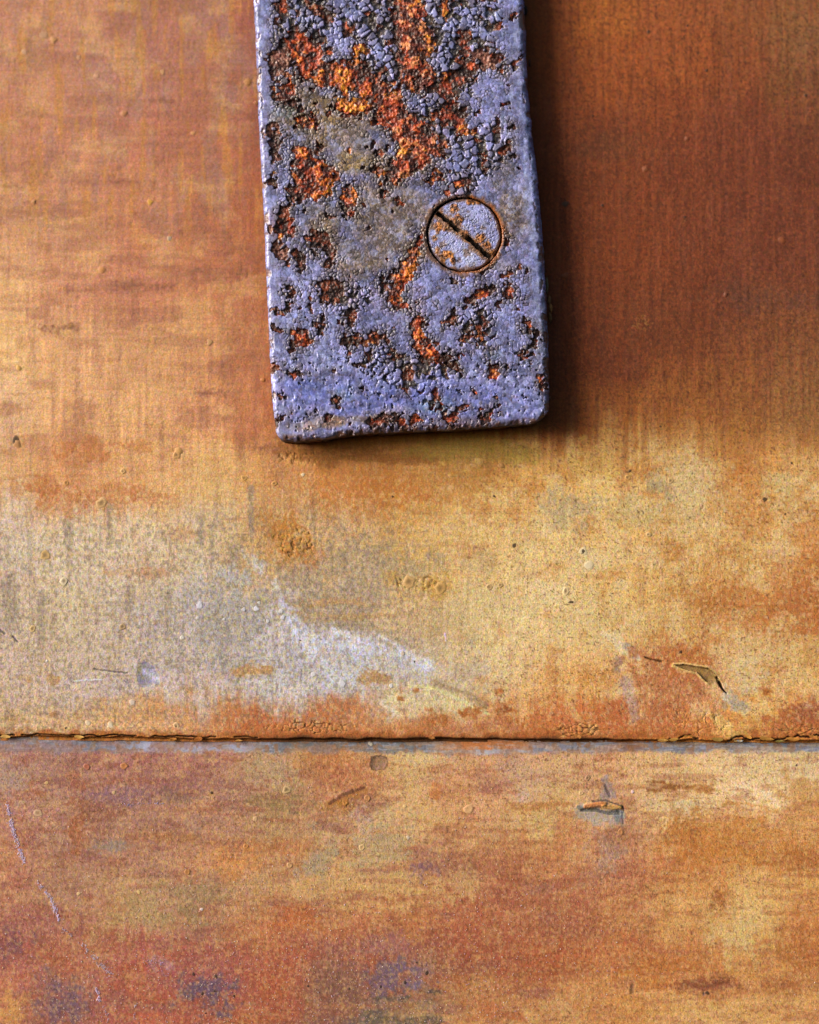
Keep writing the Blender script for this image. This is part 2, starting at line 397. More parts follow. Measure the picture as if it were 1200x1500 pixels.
# round whitish ring mark
w = S.win(360, 975, 445, 1060); r = np.hypot(X[w] - 402, Y[w] - 1018)
S.C[w] = mixc(S.C[w], (np.exp(-((r - 25) / 4.0) ** 2) * .5 + (r < 25) * .38) * (0.75 + 1.2 * S.nA[w]), (204, 198, 188))
# rust dashes and pale wedge
RU = (184, 112, 48)
for (pts, col, op, asp) in [([(345, 984, 8), (370, 982, 12), (396, 981, 8)], (184, 126, 66), .65, 1.2), ([(548, 992, 22)], (176, 122, 62), .65, 1.2), ([(77, 994, 9), (83, 997, 8)], (186, 130, 72), .6, 1), ([(44, 998, 7)], (186, 130, 72), .5, 1),
                            ([(85, 1045, 12)], (170, 112, 62), .5, 1), ([(15, 1050, 16)], (164, 120, 72), .5, 1), ([(115, 1048, 7)], (180, 124, 60), .5, 1)]:
    S.stain(pts, col, op, .8, .9, 'A', asp)
S.stain([(570, 1025, 22), (610, 1025, 32), (660, 1035, 20), (705, 1045, 8)], (228, 204, 150), .75, 1.3, .9)
S.stain([(562, 1030, 14), (580, 1045, 12), (570, 1052, 8)], (226, 210, 178), .75, 1.2, .8)
S.stain([(600, 1004, 4), (640, 1008, 6), (680, 1028, 4), (716, 1046, 3)], (222, 206, 150), .8, .6, .5)
S.stain([(635, 1000, 8), (680, 1014, 10), (712, 1034, 7)], (142, 112, 78), .6, 1.5, .7)
for (x, y, r) in [(588, 1024, 8), (610, 1011, 10), (692, 1045, 16), (682, 1046, 10), (735, 1041, 14), (730, 1012, 9), (640, 1056, 26), (745, 1060, 30), (706, 1065, 14)]:
    S.stain([(x, y, r)], (176, 98, 44), .75, .8, .9, 'A', 1.5)
S.stain([(735, 1040, 11)], (138, 72, 34), .7, .8, .8, 'A', 1.4)
S.stain([(640, 1072, 10), (740, 1060, 12), (760, 1075, 8)], (180, 118, 92), .5, .9, .9)
# below the strap
S.stain([(415, 655, 16), (470, 668, 16), (560, 668, 14), (640, 672, 10)], (146, 88, 36), .7, .9, .9, 'H')
S.stain([(600, 660, 14), (700, 660, 26), (780, 668, 22)], (158, 124, 50), .6, .9, .8)
S.stain([(560, 720, 90)], (190, 112, 46), .5, .9, 1.0, 'A', 2.6)
S.stain([(700, 700, 70)], (178, 118, 52), .5, .9, 1.0, 'A', 2.4)
S.stain([(416, 772, 26), (420, 795, 34), (450, 808, 24)], (190, 122, 52), .75, .8, .9)
S.stain([(395, 765, 18)], (172, 108, 48), .5, .8, .9)
S.stain([(640, 862, 34)], (190, 138, 60), .6, .8, .9, 'A', 1.3)
S.stain([(575, 850, 16)], (198, 148, 76), .5, .8, .9)
S.stain([(470, 815, 16), (455, 830, 10)], (196, 136, 100), .4, .8, .8)
# right of the strap: brown wash
S.stain([(880, 30, 60), (920, 20, 30)], (186, 104, 36), .5, .9, .7)
S.stain([(905, 110, 60), (880, 130, 40)], (166, 84, 30), .4, .9, .8, 'V')
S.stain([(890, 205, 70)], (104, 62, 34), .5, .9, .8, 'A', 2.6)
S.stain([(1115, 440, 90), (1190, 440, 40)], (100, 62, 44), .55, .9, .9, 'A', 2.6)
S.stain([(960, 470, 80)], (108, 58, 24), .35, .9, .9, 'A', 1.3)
S.stain([(1190, 40, 90)], (150, 106, 62), .45, .9, .9, 'V')
S.stain([(1150, 130, 40)], (122, 78, 36), .4, .9, .9, 'V')
S.stain([(870, 370, 60)], (150, 72, 24), .4, .9, .9, 'A', 2.2)
S.stain([(1170, 560, 70)], (166, 116, 60), .5, .9, .9, 'V')
S.stain([(1085, 560, 50), (1100, 600, 40)], (176, 112, 46), .4, .9, .9, 'V')
# ochre field right, brown blotches, cream clouds
for (x, y, r, asp, op) in [(1110, 675, 46, 1.6, .6), (1080, 700, 34, 1.4, .5), (1185, 645, 36, 1.4, .6), (1195, 745, 34, 1.0, .65), (865, 757, 40, 2.6, .55), (945, 690, 30, 1.6, .5), (870, 680, 20, 1, .5),
                           (1030, 752, 20, 1.0, .5), (1040, 790, 24, 2, .4), (1115, 760, 20, .8, .4), (1117, 785, 14, 1, .5), (1040, 878, 70, 1.8, .55), (1195, 888, 26, 1.2, .8), (1100, 900, 60, 1.6, .5),
                           (1185, 825, 30, 1.6, .6), (1110, 920, 30, 1.5, .5), (1070, 860, 40, 1.5, .45), (1150, 740, 30, 1, .3), (1075, 690, 24, 2, .5)]:
    S.stain([(x, y, r)], (174, 104, 44), op * .85, 1.5, 1.1, 'A', asp)
for (x, y, r, asp, col, op) in [(1010, 715, 60, 1.0, (212, 182, 128), .6), (840, 745, 56, 1.8, (178, 156, 116), .6), (930, 750, 60, 2.2, (192, 164, 110), .5), (970, 712, 24, 1, (160, 140, 100), .5), (865, 672, 50, 1.4, (212, 168, 92), .5),
                                (1145, 710, 30, .6, (208, 176, 112), .5), (860, 820, 36, 1.5, (216, 186, 136), .5), (955, 818, 20, 1, (214, 186, 140), .4), (700, 880, 60, 2.0, (214, 184, 130), .6), (800, 875, 70, 2.4, (220, 190, 136), .6),
                                (910, 857, 26, 2.4, (222, 190, 138), .6), (860, 910, 120, 2.4, (216, 182, 122), .5), (1080, 820, 40, 1.2, (206, 166, 92), .4), (700, 980, 18, .5, (206, 186, 158), .6), (690, 985, 30, .8, (196, 172, 140), .5),
                                (1170, 960, 70, 1.2, (208, 164, 98), .5), (1090, 960, 60, .8, (212, 172, 112), .5), (1090, 1062, 60, 2.4, (222, 182, 104), .75), (1090, 1000, 30, .6, (214, 184, 134), .5)]:
    S.stain([(x, y, r)], col, op, .9, 1.1, 'A', asp)
S.stain([(885, 928, 7), (905, 940, 12), (922, 955, 10), (936, 966, 5)], (226, 198, 152), .85, .8, .8)
S.stain([(918, 945, 7), (930, 962, 6)], (150, 130, 120), .5, .8, .8)
S.stain([(960, 985, 46), (985, 1010, 50), (970, 1045, 40)], (178, 104, 60), .68, .7, 1.1)
S.stain([(1000, 965, 30), (1030, 970, 18)], (184, 106, 50), .6, .7, 1.0)
S.stain([(915, 1000, 12), (925, 1030, 14), (935, 1052, 10)], (172, 140, 136), .55, .9, 1.1, 'V')
S.stain([(905, 970, 8), (905, 980, 9)], (146, 108, 92), .6, .8, .9)
S.stain([(860, 1000, 44)], (206, 142, 66), .4, .8, 1.0)
S.stain([(1072, 1030, 24)], (160, 150, 136), .6, .9, 1.1)
S.stain([(1060, 1020, 10)], (214, 196, 164), .6, .8, .7)
S.stain([(1123, 1011, 11)], (166, 92, 36), .8, .8, .7)
S.stain([(1150, 1058, 50), (1200, 1060, 40)], (174, 96, 48), .75, .8, 1.0, 'A', 1.8)
S.stain([(1185, 1045, 24)], (150, 84, 56), .5, .8, 1.0)
# flecks of dark grit and pale grain
S.C = mixc(S.C, (fbm(X / 2.4, Y / 2.4, 411, 2) > 0.75) * 0.5 * sst(560, 800, X), (84, 50, 26))
tr = sst(760, 840, X) * sst(680, 560, Y)
g = sst(0.0, 0.3, fbm(X / 3.2, Y / 60, 413, 2) - .5) * tr; S.C = mixc(S.C, g * .32, (78, 36, 18))
g = sst(0.03, 0.22, fbm(X / 2.8, Y / 3.2, 417, 2) - .5) * tr; S.C = mixc(S.C, g * .42, (70, 34, 18)); g = sst(0.05, 0.25, fbm(X / 2.8, Y / 3.6, 419, 2) - .5) * tr; S.C = mixc(S.C, g * .35, (186, 96, 46))
g = sst(0.03, 0.3, fbm(X / 3.8, Y / 75, 414, 2) - .5) * tr; S.C = mixc(S.C, g * .30, (168, 86, 44))
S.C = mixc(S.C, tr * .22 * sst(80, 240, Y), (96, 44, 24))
g = sst(0.02, 0.16, fbm(X / 3.2, Y / 4.5, 415, 2) - 0.5) * sst(700, 790, Y) * sst(760, 520, X + 120 * S.nA)
S.C = mixc(S.C, g * 0.42, (122, 104, 84))
g = sst(0.05, 0.2, fbm(X / 3.2, Y / 4.0, 418, 2) - 0.5) * sst(640, 740, Y)
S.C = mixc(S.C, g * 0.35, (236, 204, 146))
# rust along the seam edge
eX = edge_n(X)
S.C = mixc(S.C, sst(40, 0, eX - Y + 46 * S.nA) * .72 * sst(250, 420, X), (172, 98, 44))
S.C = mixc(S.C, sst(16, 2, eX - Y + 26 * S.nA) * .8, (150, 78, 28))
S.C = mixc(S.C, sst(9, 2, eX - Y + 10 * S.nA) * .9 * (sst(430, 300, X) * .8 + sst(880, 980, X)), (204, 126, 52))
S.C = mixc(S.C, sst(7, 1, eX - Y + 10 * S.nA) * .85 * sst(330, 450, X) * sst(960, 860, X), (92, 54, 22))
# edge relief: the sheet's rim swells a little and is split by a wandering crack
S.H += 1.6 * sst(34, 6, eX - Y)
ck = eX - 4.2 - 9.0 * (fbm(X / 15, Y * 0 + 9, 81, 5) - 0.42) * (0.55 + sst(900, 1000, X))
on = sst(0.42, 0.5, fbm(X / 40, Y * 0 + 2.0, 85, 2)) * (sst(420, 330, X) + sst(900, 960, X)) * 1.0
on = np.clip(on + (X < 380) * .7 * (vn(X / 30, Y * 0, 6) > .25), 0, 1)
dk = np.exp(-((Y - ck) / 1.25) ** 2) * on
S.H -= 3.5 * dk
S.C = mixc(S.C, np.clip(dk * 1.1, 0, 1), (58, 34, 14))
S.H += 1.2 * sst(0, 3, Y - ck) * on * (vn(X / 9, Y / 9, 62) - .2)
S.H -= 7.0 * sst(3.5, 0.0, eX - Y)           # rolled-over rim
S.cracks(455, 1066, 70, 11, 8, 2.6, (92, 50, 16), 501, .2, .7)
S.cracks(845, 1070, 46, 11, 8, 2.6, (80, 44, 16), 503, .2, .7)
S.cracks(1020, 1058, 46, 22, 14, 2.4, (110, 62, 24), 505, .10, .5)
S.cracks(1180, 1070, 40, 12, 12, 2.6, (90, 50, 18), 507, .16, .6)
S.cracks(436, 796, 36, 22, 13, 3.0, (110, 66, 20), 509, .13, .45)
S.cracks(618, 858, 44, 16, 13, 3.2, (120, 74, 22), 511, .14, .5)
S.cracks(440, 672, 40, 12, 9, 2.4, (112, 66, 22), 513, .18, .6)
S.cracks(945, 470, 16, 14, 8, 1.8, (70, 34, 12), 515, .14, .4)
# thin scratch leading into the torn flake, and the flake itself
def line(pts, col, depth, op=1.0):
    x0 = min(p[0] for p in pts) - 6; x1 = max(p[0] for p in pts) + 6; y0 = min(p[1] for p in pts) - 6; y1 = max(p[1] for p in pts) + 6
    w = S.win(x0, y0, x1, y1); d = segdist(X[w] + 1.5 * S.nF[w], Y[w] + 2.0 * S.nF[w], pts); m = sst(0, .5, d) * op
    S.H[w] -= depth * m; S.C[w] = mixc(S.C[w], m, col)
line([(945, 963, 1.4), (955, 966, 1.7), (968, 969, 2.2)], (96, 56, 24), 2.0, .9)
line([(1049, 992, 2.4), (1054, 1003, 3.0), (1058, 1010, 1.8), (1064, 1016, 1.2)], (60, 42, 20), 4.0)
line([(140, 980, 1.3), (160, 983, 1.7), (188, 986, 1.5)], (120, 104, 96), 1.5, .8)
line([(110, 997, 1.6), (150, 995, 1.4)], (222, 214, 220), -.4, .8)
line([(0, 922, 2.0), (8, 928, 2.2)], (92, 84, 84), 1.6, .8)
line([(20, 932, 2.0), (27, 940, 1.6)], (92, 84, 84), 1.6, .8)
line([(652, 928, 1.5), (653, 938, 1.3)], (232, 200, 216), -.3, .9)
FL = [(986, 974), (1002, 973), (1020, 976), (1037, 979), (1047, 987), (1051, 994), (1046, 997), (1040, 998), (1036, 1000), (1028, 993), (1020, 985), (1004, 981)]
w = S.win(970, 958, 1070, 1016)
ins = inpoly(X[w] + 1.5 * S.nF[w], Y[w] + 1.5 * S.nF[w], FL)
dist = np.min([np.hypot(X[w] - (FL[i][0] + t * (FL[(i + 1) % 12][0] - FL[i][0])), Y[w] - (FL[i][1] + t * (FL[(i + 1) % 12][1] - FL[i][1]))) for i in range(12) for t in np.linspace(0, 1, 8)], 0)
S.H[w] += np.where(ins, -2.0 * sst(0, 2.2, dist), 1.3 * np.exp(-(dist / 3.0) ** 2))
S.C[w] = mixc(S.C[w], ins * .9, (156, 118, 64))
S.C[w] = mixc(S.C[w], (~ins) * np.exp(-((dist - 1.6) / 1.8) ** 2) * .8, (228, 190, 118))
S.C[w] = mixc(S.C[w], np.exp(-(dist / 1.2) ** 2) * ((Y[w] < 984) | (X[w] > 1026)) * .55 * (.4 + .6 * (X[w] > 1024)), (76, 50, 24))  # dark shadow line painted along the chip's upper and right rim
fr, fc = w
S.lab[fr.start:fr.stop - 1, fc.start:fc.stop - 1] = np.where(ins[:-1, :-1] & ins[1:, 1:] & ins[1:, :-1] & ins[:-1, 1:], 2, 0)
# bluish dent, with a white highlight painted across it
w = S.win(185, 955, 250, 1020); r = np.hypot((X[w] - 217) / 17, (Y[w] - 988) / 21) + 1.1 * S.nA[w]
m = sst(1.02, .9, r); S.H[w] += -1.0 * sst(1.1, .1, r) + .35 * np.exp(-((r - 1.08) / .1) ** 2)
S.C[w] = mixc(S.C[w], m * .85, (152, 142, 158)); t = np.abs((Y[w] - 986) - .6 * (X[w] - 217)) / 5
S.C[w] = mixc(S.C[w], m * np.exp(-t * t) * .7, (208, 204, 216))
S.C[w] = mixc(S.C[w], m * sst(212, 203, X[w]) * sst(990, 982, Y[w]) * .7, (172, 148, 84))
# crack line tells the lip from the sheet
lipmask = (Y > ck) & (eX - Y < 12)
lf = lipmask[:-1, :-1] & lipmask[1:, 1:]
S.lab[lf] = 1
# bend the last rows down to the real edge
Yb = np.where(Y > 1058, 1058 + (Y - 1058) * (eX - 1058) / (ys[-1] - 1058), Y)
upper = thing('steel_sheet', 'weathered ochre and rust-brown painted steel sheet that the strap is screwed to', 'steel sheet', P(600, 1086, 0))
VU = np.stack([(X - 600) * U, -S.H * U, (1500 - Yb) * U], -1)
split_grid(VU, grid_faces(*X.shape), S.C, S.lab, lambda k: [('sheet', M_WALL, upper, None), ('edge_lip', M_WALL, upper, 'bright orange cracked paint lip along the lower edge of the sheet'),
           ('torn_chip', M_WALL, upper, 'brown underlayer bared where a thin flake of paint tore away')][k], upper)
surfU = S
# returned rim under the edge and the sheet's back
nx = len(xs)
rim = np.concatenate([VU[-1], VU[-1] + [0, 4 * U, .6 * U], VU[-1] + [0, 9 * U, 2.5 * U]])
fr = np.concatenate([np.stack([np.arange(nx - 1) + k * nx, np.arange(nx - 1) + (k + 1) * nx, np.arange(1, nx) + (k + 1) * nx, np.arange(1, nx) + k * nx], -1) for k in (0, 1)])
mesh_obj('sheet_rim', rim, fr, np.tile([(88, 52, 24)], (len(rim), 1)), M_EDGE, upper)

# ================================================================== LOWER SHEET
DL = -6.0                                   # it lies a sheet's thickness further back
xs2 = axis(-20, 1220, 1.6, [(838, 922, 1.1), (480, 545, 1.1)], -520, 1720)
ys2 = np.concatenate([np.arange(1062, 1120, 1.0), axis(1120, 1520, 1.6, [(1160, 1215, 1.1)], None, 1980)])
S = Sheet(xs2, ys2, LO_Y, LO, 700)
X, Y = S.X, S.Y
S.H += DL
v = sst(0.05, 0.25, S.nV) * 0.18; S.C = mixc(S.C, v, (204, 150, 80))
v = sst(0.03, 0.2, -S.nH) * 0.38; S.C = mixc(S.C, v, (150, 80, 50))
v = sst(0.03, 0.2, S.nH) * 0.30 * sst(1440, 1300, Y); S.C = mixc(S.C, v, (222, 172, 112))
v = sst(.02, .18, fbm(X / 50, Y / 14, 727, 5) - .5) * .35 * sst(1330, 1420, Y) * sst(900, 700, X); S.C = mixc(S.C, v, (170, 78, 40))
v = sst(.0, .2, fbm(X / 90, Y / 40, 729, 4) - .5) * .40 * sst(460, 300, X) * sst(1300, 1200, Y); S.C = mixc(S.C, v, (156, 116, 100))
v = sst(0.06, 0.25, S.nA) * 0.30; S.C = mixc(S.C, v, (200, 152, 90))
v = sst(0.08, 0.3, fbm(X / 60, Y / 22, 721, 4) - .5) * 0.5 * (X < 820); S.C = mixc(S.C, v, (140, 84, 72))
PU = (132, 92, 104)
for (x, y, r, asp, col, op) in [(170, 1165, 60, 3, PU, .5), (250, 1150, 60, 4, (150, 94, 88), .5), (270, 1165, 40, 3, (120, 90, 80), .4), (110, 1140, 24, .8, (160, 84, 56), .5), (50, 1148, 20, 1, (162, 86, 54), .6), (20, 1140, 34, 1, (160, 136, 124), .5),
                           (140, 1190, 40, 1.5, (146, 84, 60), .5), (115, 1220, 22, .6, (158, 84, 46), .5), (400, 1125, 46, 1.2, (180, 150, 112), .6), (480, 1120, 50, 2, (184, 112, 56), .5), (520, 1150, 50, 1.5, (180, 108, 66), .45),
                           (420, 1175, 70, 4, (136, 104, 66), .5), (500, 1180, 40, 2.6, (168, 104, 46), .5), (620, 1110, 50, 2, (214, 182, 128), .6), (600, 1140, 30, 1, (212, 172, 108), .5), (560, 1200, 44, 1.6, (200, 168, 120), .5),
                           (530, 1200, 20, .8, (196, 164, 150), .4), (560, 1240, 70, 1.8, (176, 154, 110), .5), (465, 1260, 34, .8, (160, 144, 118), .55), (410, 1240, 80, 5, (176, 104, 58), .5), (340, 1265, 46, 1.2, (214, 140, 70), .5),
                           (250, 1225, 80, 6, (170, 108, 58), .5), (170, 1238, 30, 2.2, (140, 128, 116), .5), (215, 1330, 40, 1, (170, 150, 120), .6), (200, 1330, 80, 1.6, (178, 134, 80), .5), (290, 1310, 60, 1.6, (150, 122, 84), .5),
                           (440, 1340, 46, 2, (180, 92, 44), .6), (470, 1300, 60, 2.5, (200, 152, 92), .5), (560, 1300, 90, 3, (206, 160, 98), .5), (680, 1300, 40, 1.4, (208, 164, 104), .55), (735, 1305, 34, 1.3, (158, 84, 58), .6),
                           (625, 1270, 24, 1.6, (136, 92, 96), .7), (720, 1262, 50, 2.2, (164, 96, 66), .5), (760, 1130, 40, 1.4, (188, 150, 130), .35), (768, 1163, 16, 1.2, (206, 170, 150), .6), (785, 1180, 40, 4, (180, 112, 54), .6),
                           (660, 1160, 40, 2.5, (168, 104, 62), .4), (640, 1160, 10, .5, (190, 104, 50), .5), (980, 1152, 46, 4.5, (150, 88, 38), .8), (1030, 1155, 20, 2, (164, 96, 42), .7), (960, 1150, 20, 2, (140, 84, 40), .5),
                           (1000, 1185, 60, 2.4, (206, 182, 140), .6), (1130, 1120, 90, 2, (222, 186, 132), .6), (1170, 1160, 40, 1, (186, 128, 62), .5), (1060, 1225, 120, 2.4, (188, 116, 46), .6), (1000, 1220, 30, .7, (172, 100, 40), .5),
                           (1170, 1260, 60, 4, (162, 92, 40), .5), (930, 1215, 34, 1.2, (168, 108, 74), .5), (890, 1245, 26, .8, (168, 140, 124), .5), (870, 1280, 40, 2, (160, 108, 84), .4), (900, 1225, 20, 1, (150, 92, 60), .5),
                           (1060, 1330, 30, .7, (170, 96, 40), .5), (1080, 1360, 50, 1.0, (216, 180, 116), .65), (1080, 1390, 30, 1, (214, 176, 112), .4), (1140, 1380, 20, .6, (170, 104, 48), .4), (1170, 1400, 30, .8, (168, 96, 44), .5),
                           (840, 1360, 80, 6, (150, 82, 56), .5), (830, 1420, 70, 5, (152, 84, 46), .5), (950, 1420, 70, 2, (176, 96, 36), .5), (1040, 1440, 55, 4, (146, 80, 48), .75), (1140, 1440, 40, 2, (160, 92, 46), .6),
                           (1090, 1480, 100, 3, (212, 160, 92), .5), (930, 1480, 60, 2, (196, 130, 60), .4), (810, 1480, 40, 1.6, (204, 158, 94), .5), (310, 1450, 44, 1.1, (98, 74, 92), .75), (90, 1470, 44, 1.2, (106, 78, 92), .6), (80, 1440, 30, 1.2, (120, 84, 92), .5),
                           (20, 1380, 34, 1.4, (124, 78, 82), .6), (570, 1430, 50, 1.5, (106, 84, 104), .65), (610, 1425, 24, 1.2, (116, 92, 116), .5), (500, 1440, 60, 2, (130, 86, 66), .5), (690, 1415, 60, 4, (140, 80, 60), .5), (565, 1375, 50, 2, (148, 92, 88), .5),
                           (240, 1412, 22, 1.4, (170, 118, 124), .6), (330, 1405, 60, 2.4, (164, 90, 70), .4), (20, 1480, 30, .7, (206, 146, 74), .6), (560, 1350, 20, 2, (200, 160, 100), .4), (1045, 1315, 14, 1, (140, 76, 34), .5)]:
    S.stain([(x, y, r)], col, op, .9, 1.2, 'H' if asp > 1.7 else 'A', asp)
# oily dark print marks near the bottom
for (x, y, l) in [(575, 1460, 22), (615, 1456, 20), (640, 1450, 12), (560, 1490, 18), (545, 1480, 9), (630, 1492, 14), (600, 1496, 16)]:
    S.stain([(x - l, y, 5), (x + l, y - 1, 6)], (84, 72, 62), .55, .8, 1.9, 'H')
S.stain([(600, 1480, 40)], (170, 118, 66), .4, .9, 1.0, 'A', 2)
# fine grit
S.C = mixc(S.C, (fbm(X / 2.4, Y / 2.4, 741, 2) > 0.74) * 0.5, (110, 64, 36))
g = sst(0.04, 0.2, fbm(X / 3.0, Y / 3.4, 745, 2) - .5); S.C = mixc(S.C, g * .35, (228, 180, 118))
# bare strip that the upper sheet used to cover
bl = 1100.5 + 3 * (fbm(X / 30, Y * 0, 751, 3) - .5) + 3 * sst(600, 640, X) * sst(800, 760, X)
strip = sst(3.5, -3.5, Y - bl + 12 * S.nA) * (.55 + .45 * sst(-.12, .1, S.nH + .5 * S.nA))
bc = np.zeros_like(S.C) + np.array([126, 124, 136.])
bc = mixc(bc, sst(170, 220, X) * sst(400, 350, X), (168, 168, 190))
bc = mixc(bc, sst(380, 420, X) * sst(640, 580, X), (112, 112, 118))
bc = mixc(bc, sst(630, 660, X) * sst(790, 760, X) * sst(1099, 1096, Y + 8 * S.nA), (206, 120, 62))
bc = mixc(bc, sst(660, 690, X) * sst(790, 770, X) * sst(1095, 1099, Y + 8 * S.nA), (176, 170, 176))
bc = mixc(bc, np.exp(-((X - 925) / 22) ** 2) * .9, (128, 88, 74))
bc = mixc(bc, sst(.05, .2, S.nA) * .5, (150, 118, 92)); bc = mixc(bc, sst(.0, .2, fbm(X / 12, Y / 2.2, 755, 3) - .5) * .5, (176, 178, 196))
S.C = mixc(S.C, strip * .92, (0, 0, 0)) + bc * (strip * .92)[..., None]
S.C = mixc(S.C, sst(.06, .16, fbm(X / 7, Y / 7, 757, 3) - .5) * strip * .6, (160, 104, 62))
sf = (Y < bl - 1)[:-1, :-1]; S.lab[sf] = 1
# torn fold on the right
def sline(pts, h, col=None, op=1.0):
    x0 = min(p[0] - p[2] * 2 for p in pts) - 4; x1 = max(p[0] + p[2] * 2 for p in pts) + 4; y0 = min(p[1] - p[2] * 2 for p in pts) - 4; y1 = max(p[1] + p[2] * 2 for p in pts) + 4
    w = S.win(x0, y0, x1, y1); d = segdist(X[w] + 2 * S.nF[w], Y[w] + 2 * S.nF[w], pts); m = sst(0, .55, d + .4 * S.nF[w])
    S.H[w] += .45 * h * m
    if col is not None: S.C[w] = mixc(S.C[w], m * op, col)
S.stain([(885, 1140, 8), (892, 1160, 12), (885, 1172, 16)], (150, 132, 130), .6, .9, 1.0)
S.stain([(850, 1190, 14), (880, 1195, 16), (900, 1195, 14)], (176, 158, 142), .7, .9, 1.0)
S.stain([(905, 1190, 9), (910, 1205, 6)], (112, 116, 124), .6, 1.2, 1.0)
sline([(846, 1181, 4), (852, 1182, 4)], 1.5, (120, 112, 106), .8)
sline([(852, 1186, 3), (872, 1186, 3), (890, 1190, 4), (905, 1190, 4)], -3.0, (92, 88, 80), .8)
sline([(857, 1180, 4.5), (872, 1177, 6), (884, 1176, 5)], 4.5, (186, 108, 50), .8)
sline([(884, 1180, 4), (896, 1182, 5), (908, 1181, 4)], 4.0, (190, 138, 66), .8)
sline([(868, 1173, 1.8), (886, 1171, 1.8), (900, 1176, 1.6), (911, 1180, 2.0), (913, 1186, 1.6)], -2.0, (84, 66, 52), .75)
sline([(886, 1150, 2.5), (892, 1165, 3)], -1.5, (92, 70, 70), .6)
sline([(911, 1190, 2.0), (912, 1204, 1.6)], -1.2, (110, 112, 116), .5)
# curled ridge left of it, chipped oval above
S.stain([(484, 1178, 5), (500, 1170, 10), (520, 1162, 10), (538, 1156, 5)], (180, 116, 50), .6, .9, .9)
S.stain([(484, 1176, 3), (502, 1163, 5), (520, 1157, 5), (534, 1153, 3)], (108, 62, 36), .75, .9, .9)
S.bump(505, 1169, 22, 8, 1.4)
w = S.win(535, 1100, 580, 1140); r = np.hypot((X[w] - 555) / 10.5, (Y[w] - 1118) / 9.5) + 1.3 * S.nA[w]
S.H[w] += -1.0 * sst(1.05, .6, r); S.C[w] = mixc(S.C[w], sst(1.1, .95, r) * .8, (146, 108, 82)); S.C[w] = mixc(S.C[w], np.exp(-((r - 1.05) / .12) ** 2) * .8, (92, 60, 40))
sline([(1000, 1434, 3), (1016, 1441, 5), (1030, 1446, 4), (1046, 1440, 4), (1066, 1436, 3)], -1.5, (136, 74, 46), .7)
sline([(1029, 1452, 3.4)], -2, (96, 84, 86), .8)
sline([(925, 1440, 3.5), (924, 1450, 4)], -1.5, (120, 78, 50), .7)
lower = thing('steel_sheet', 'mauve and orange rust-stained steel sheet below the horizontal seam, with pale scratches', 'steel sheet', P(600, 1980, DL))
VL = np.stack([(X - 600) * U, -S.H * U, (1500 - Y) * U], -1)
split_grid(VL, grid_faces(*X.shape), S.C, S.lab, lambda k: [('sheet', M_LOW, lower, None), ('bare_metal_strip', M_METAL, lower, 'narrow blue-grey bare metal strip along the top edge')][k], lower)
surfL = S
def hat(S, x, y):
    return float(S.H[np.clip(np.searchsorted(S.ys, y), 0, len(S.ys) - 1), np.clip(np.searchsorted(S.xs, x), 0, len(S.xs) - 1)])

# ------------------------------------------------------------------ blisters, pits, paint dots on the sheets
rng = random.Random(5)
def lathe_spot(name, S, parent, x, y, r, prof, cols, asp=1.0, ang=0.0, seg=12):
    """prof: list of (radius fraction, height); first entry is the centre"""
    h0 = hat(S, x, y); V = []; C = []; F = []
    loc = S.C[np.clip(np.searchsorted(S.ys, y), 0, len(S.ys) - 1), np.clip(np.searchsorted(S.xs, x), 0, len(S.xs) - 1)]
    q0 = (.6, .6, .5, .35, .1) if name == 'blister' else ((.85, .75, .5, .2) if name != 'rust_nub' else (.6, .5, .3, .05))
    cols = [tuple(np.array(c) * q0[min(i, len(q0) - 1)] + loc * (1 - q0[min(i, len(q0) - 1)])) for i, c in enumerate(cols)]
    V.append(P(x, y, h0 + prof[0][1])); C.append(cols[0])
    ph = rng.uniform(0, 6.28); wob = [1 + rng.uniform(-.26, .26) for _ in range(seg)]
    for k, (fr, hh) in enumerate(prof[1:]):
        for i in range(seg):
            a = 2 * math.pi * i / seg; q = r * fr * wob[i]
            ux, uy = q * math.cos(a) * asp, q * math.sin(a)
            V.append(P(x + ux * math.cos(ang) - uy * math.sin(ang), y + ux * math.sin(ang) + uy * math.cos(ang), h0 + hh * (1 + rng.uniform(-.25, .25))))
            C.append(cols[k + 1])
    for i in range(seg):
        j = (i + 1) % seg
        F.append((0, 1 + j, 1 + i))
        for k in range(len(prof) - 2):
            b0 = 1 + k * seg; b1 = b0 + seg
            F.append((b0 + i, b0 + j, b1 + j, b1 + i))
    return mesh_obj(name, V, F, np.array(C, float), M_SPOT, parent)
PR_RING = [(0, .25), (.38, .28), (.66, .6), (.86, .45), (1.1, -.4)]
PR_BUMP = [(0, 1.0), (.4, .85), (.75, .45), (1.1, -.4)]
PR_DOT = [(0, .45), (.5, .42), (.8, .34), (1.08, -.4)]
def ring(S, par, x, y, r, c, pit=(92, 66, 36), asp=1.0):
    lathe_spot('blister', S, par, x, y, r, PR_RING, [pit, tuple(np.array(pit) * .5 + np.array(c) * .5), c, c, tuple(np.array(c) * .82)], asp, rng.uniform(0, 3))
def dot(S, par, x, y, r, c, asp=1.0):
    lathe_spot('paint_dot', S, par, x, y, r, PR_DOT, [c, c, c, tuple(np.array(c) * .9)], asp, rng.uniform(0, 3))
def pit(S, par, x, y, r, c=(52, 36, 22), asp=1.2):
    lathe_spot('rust_pit', S, par, x, y, r, PR_DOT, [c, c, c, tuple(np.array(c) * 1.5)], asp, rng.uniform(0, 3), 10)
def nub(S, par, x, y, r, c, asp=1.0):
    lathe_spot('rust_nub', S, par, x, y, r, PR_BUMP, [c, c, tuple(np.array(c) * .9), tuple(np.array(c) * .75)], asp, rng.uniform(0, 3))
A = surfU
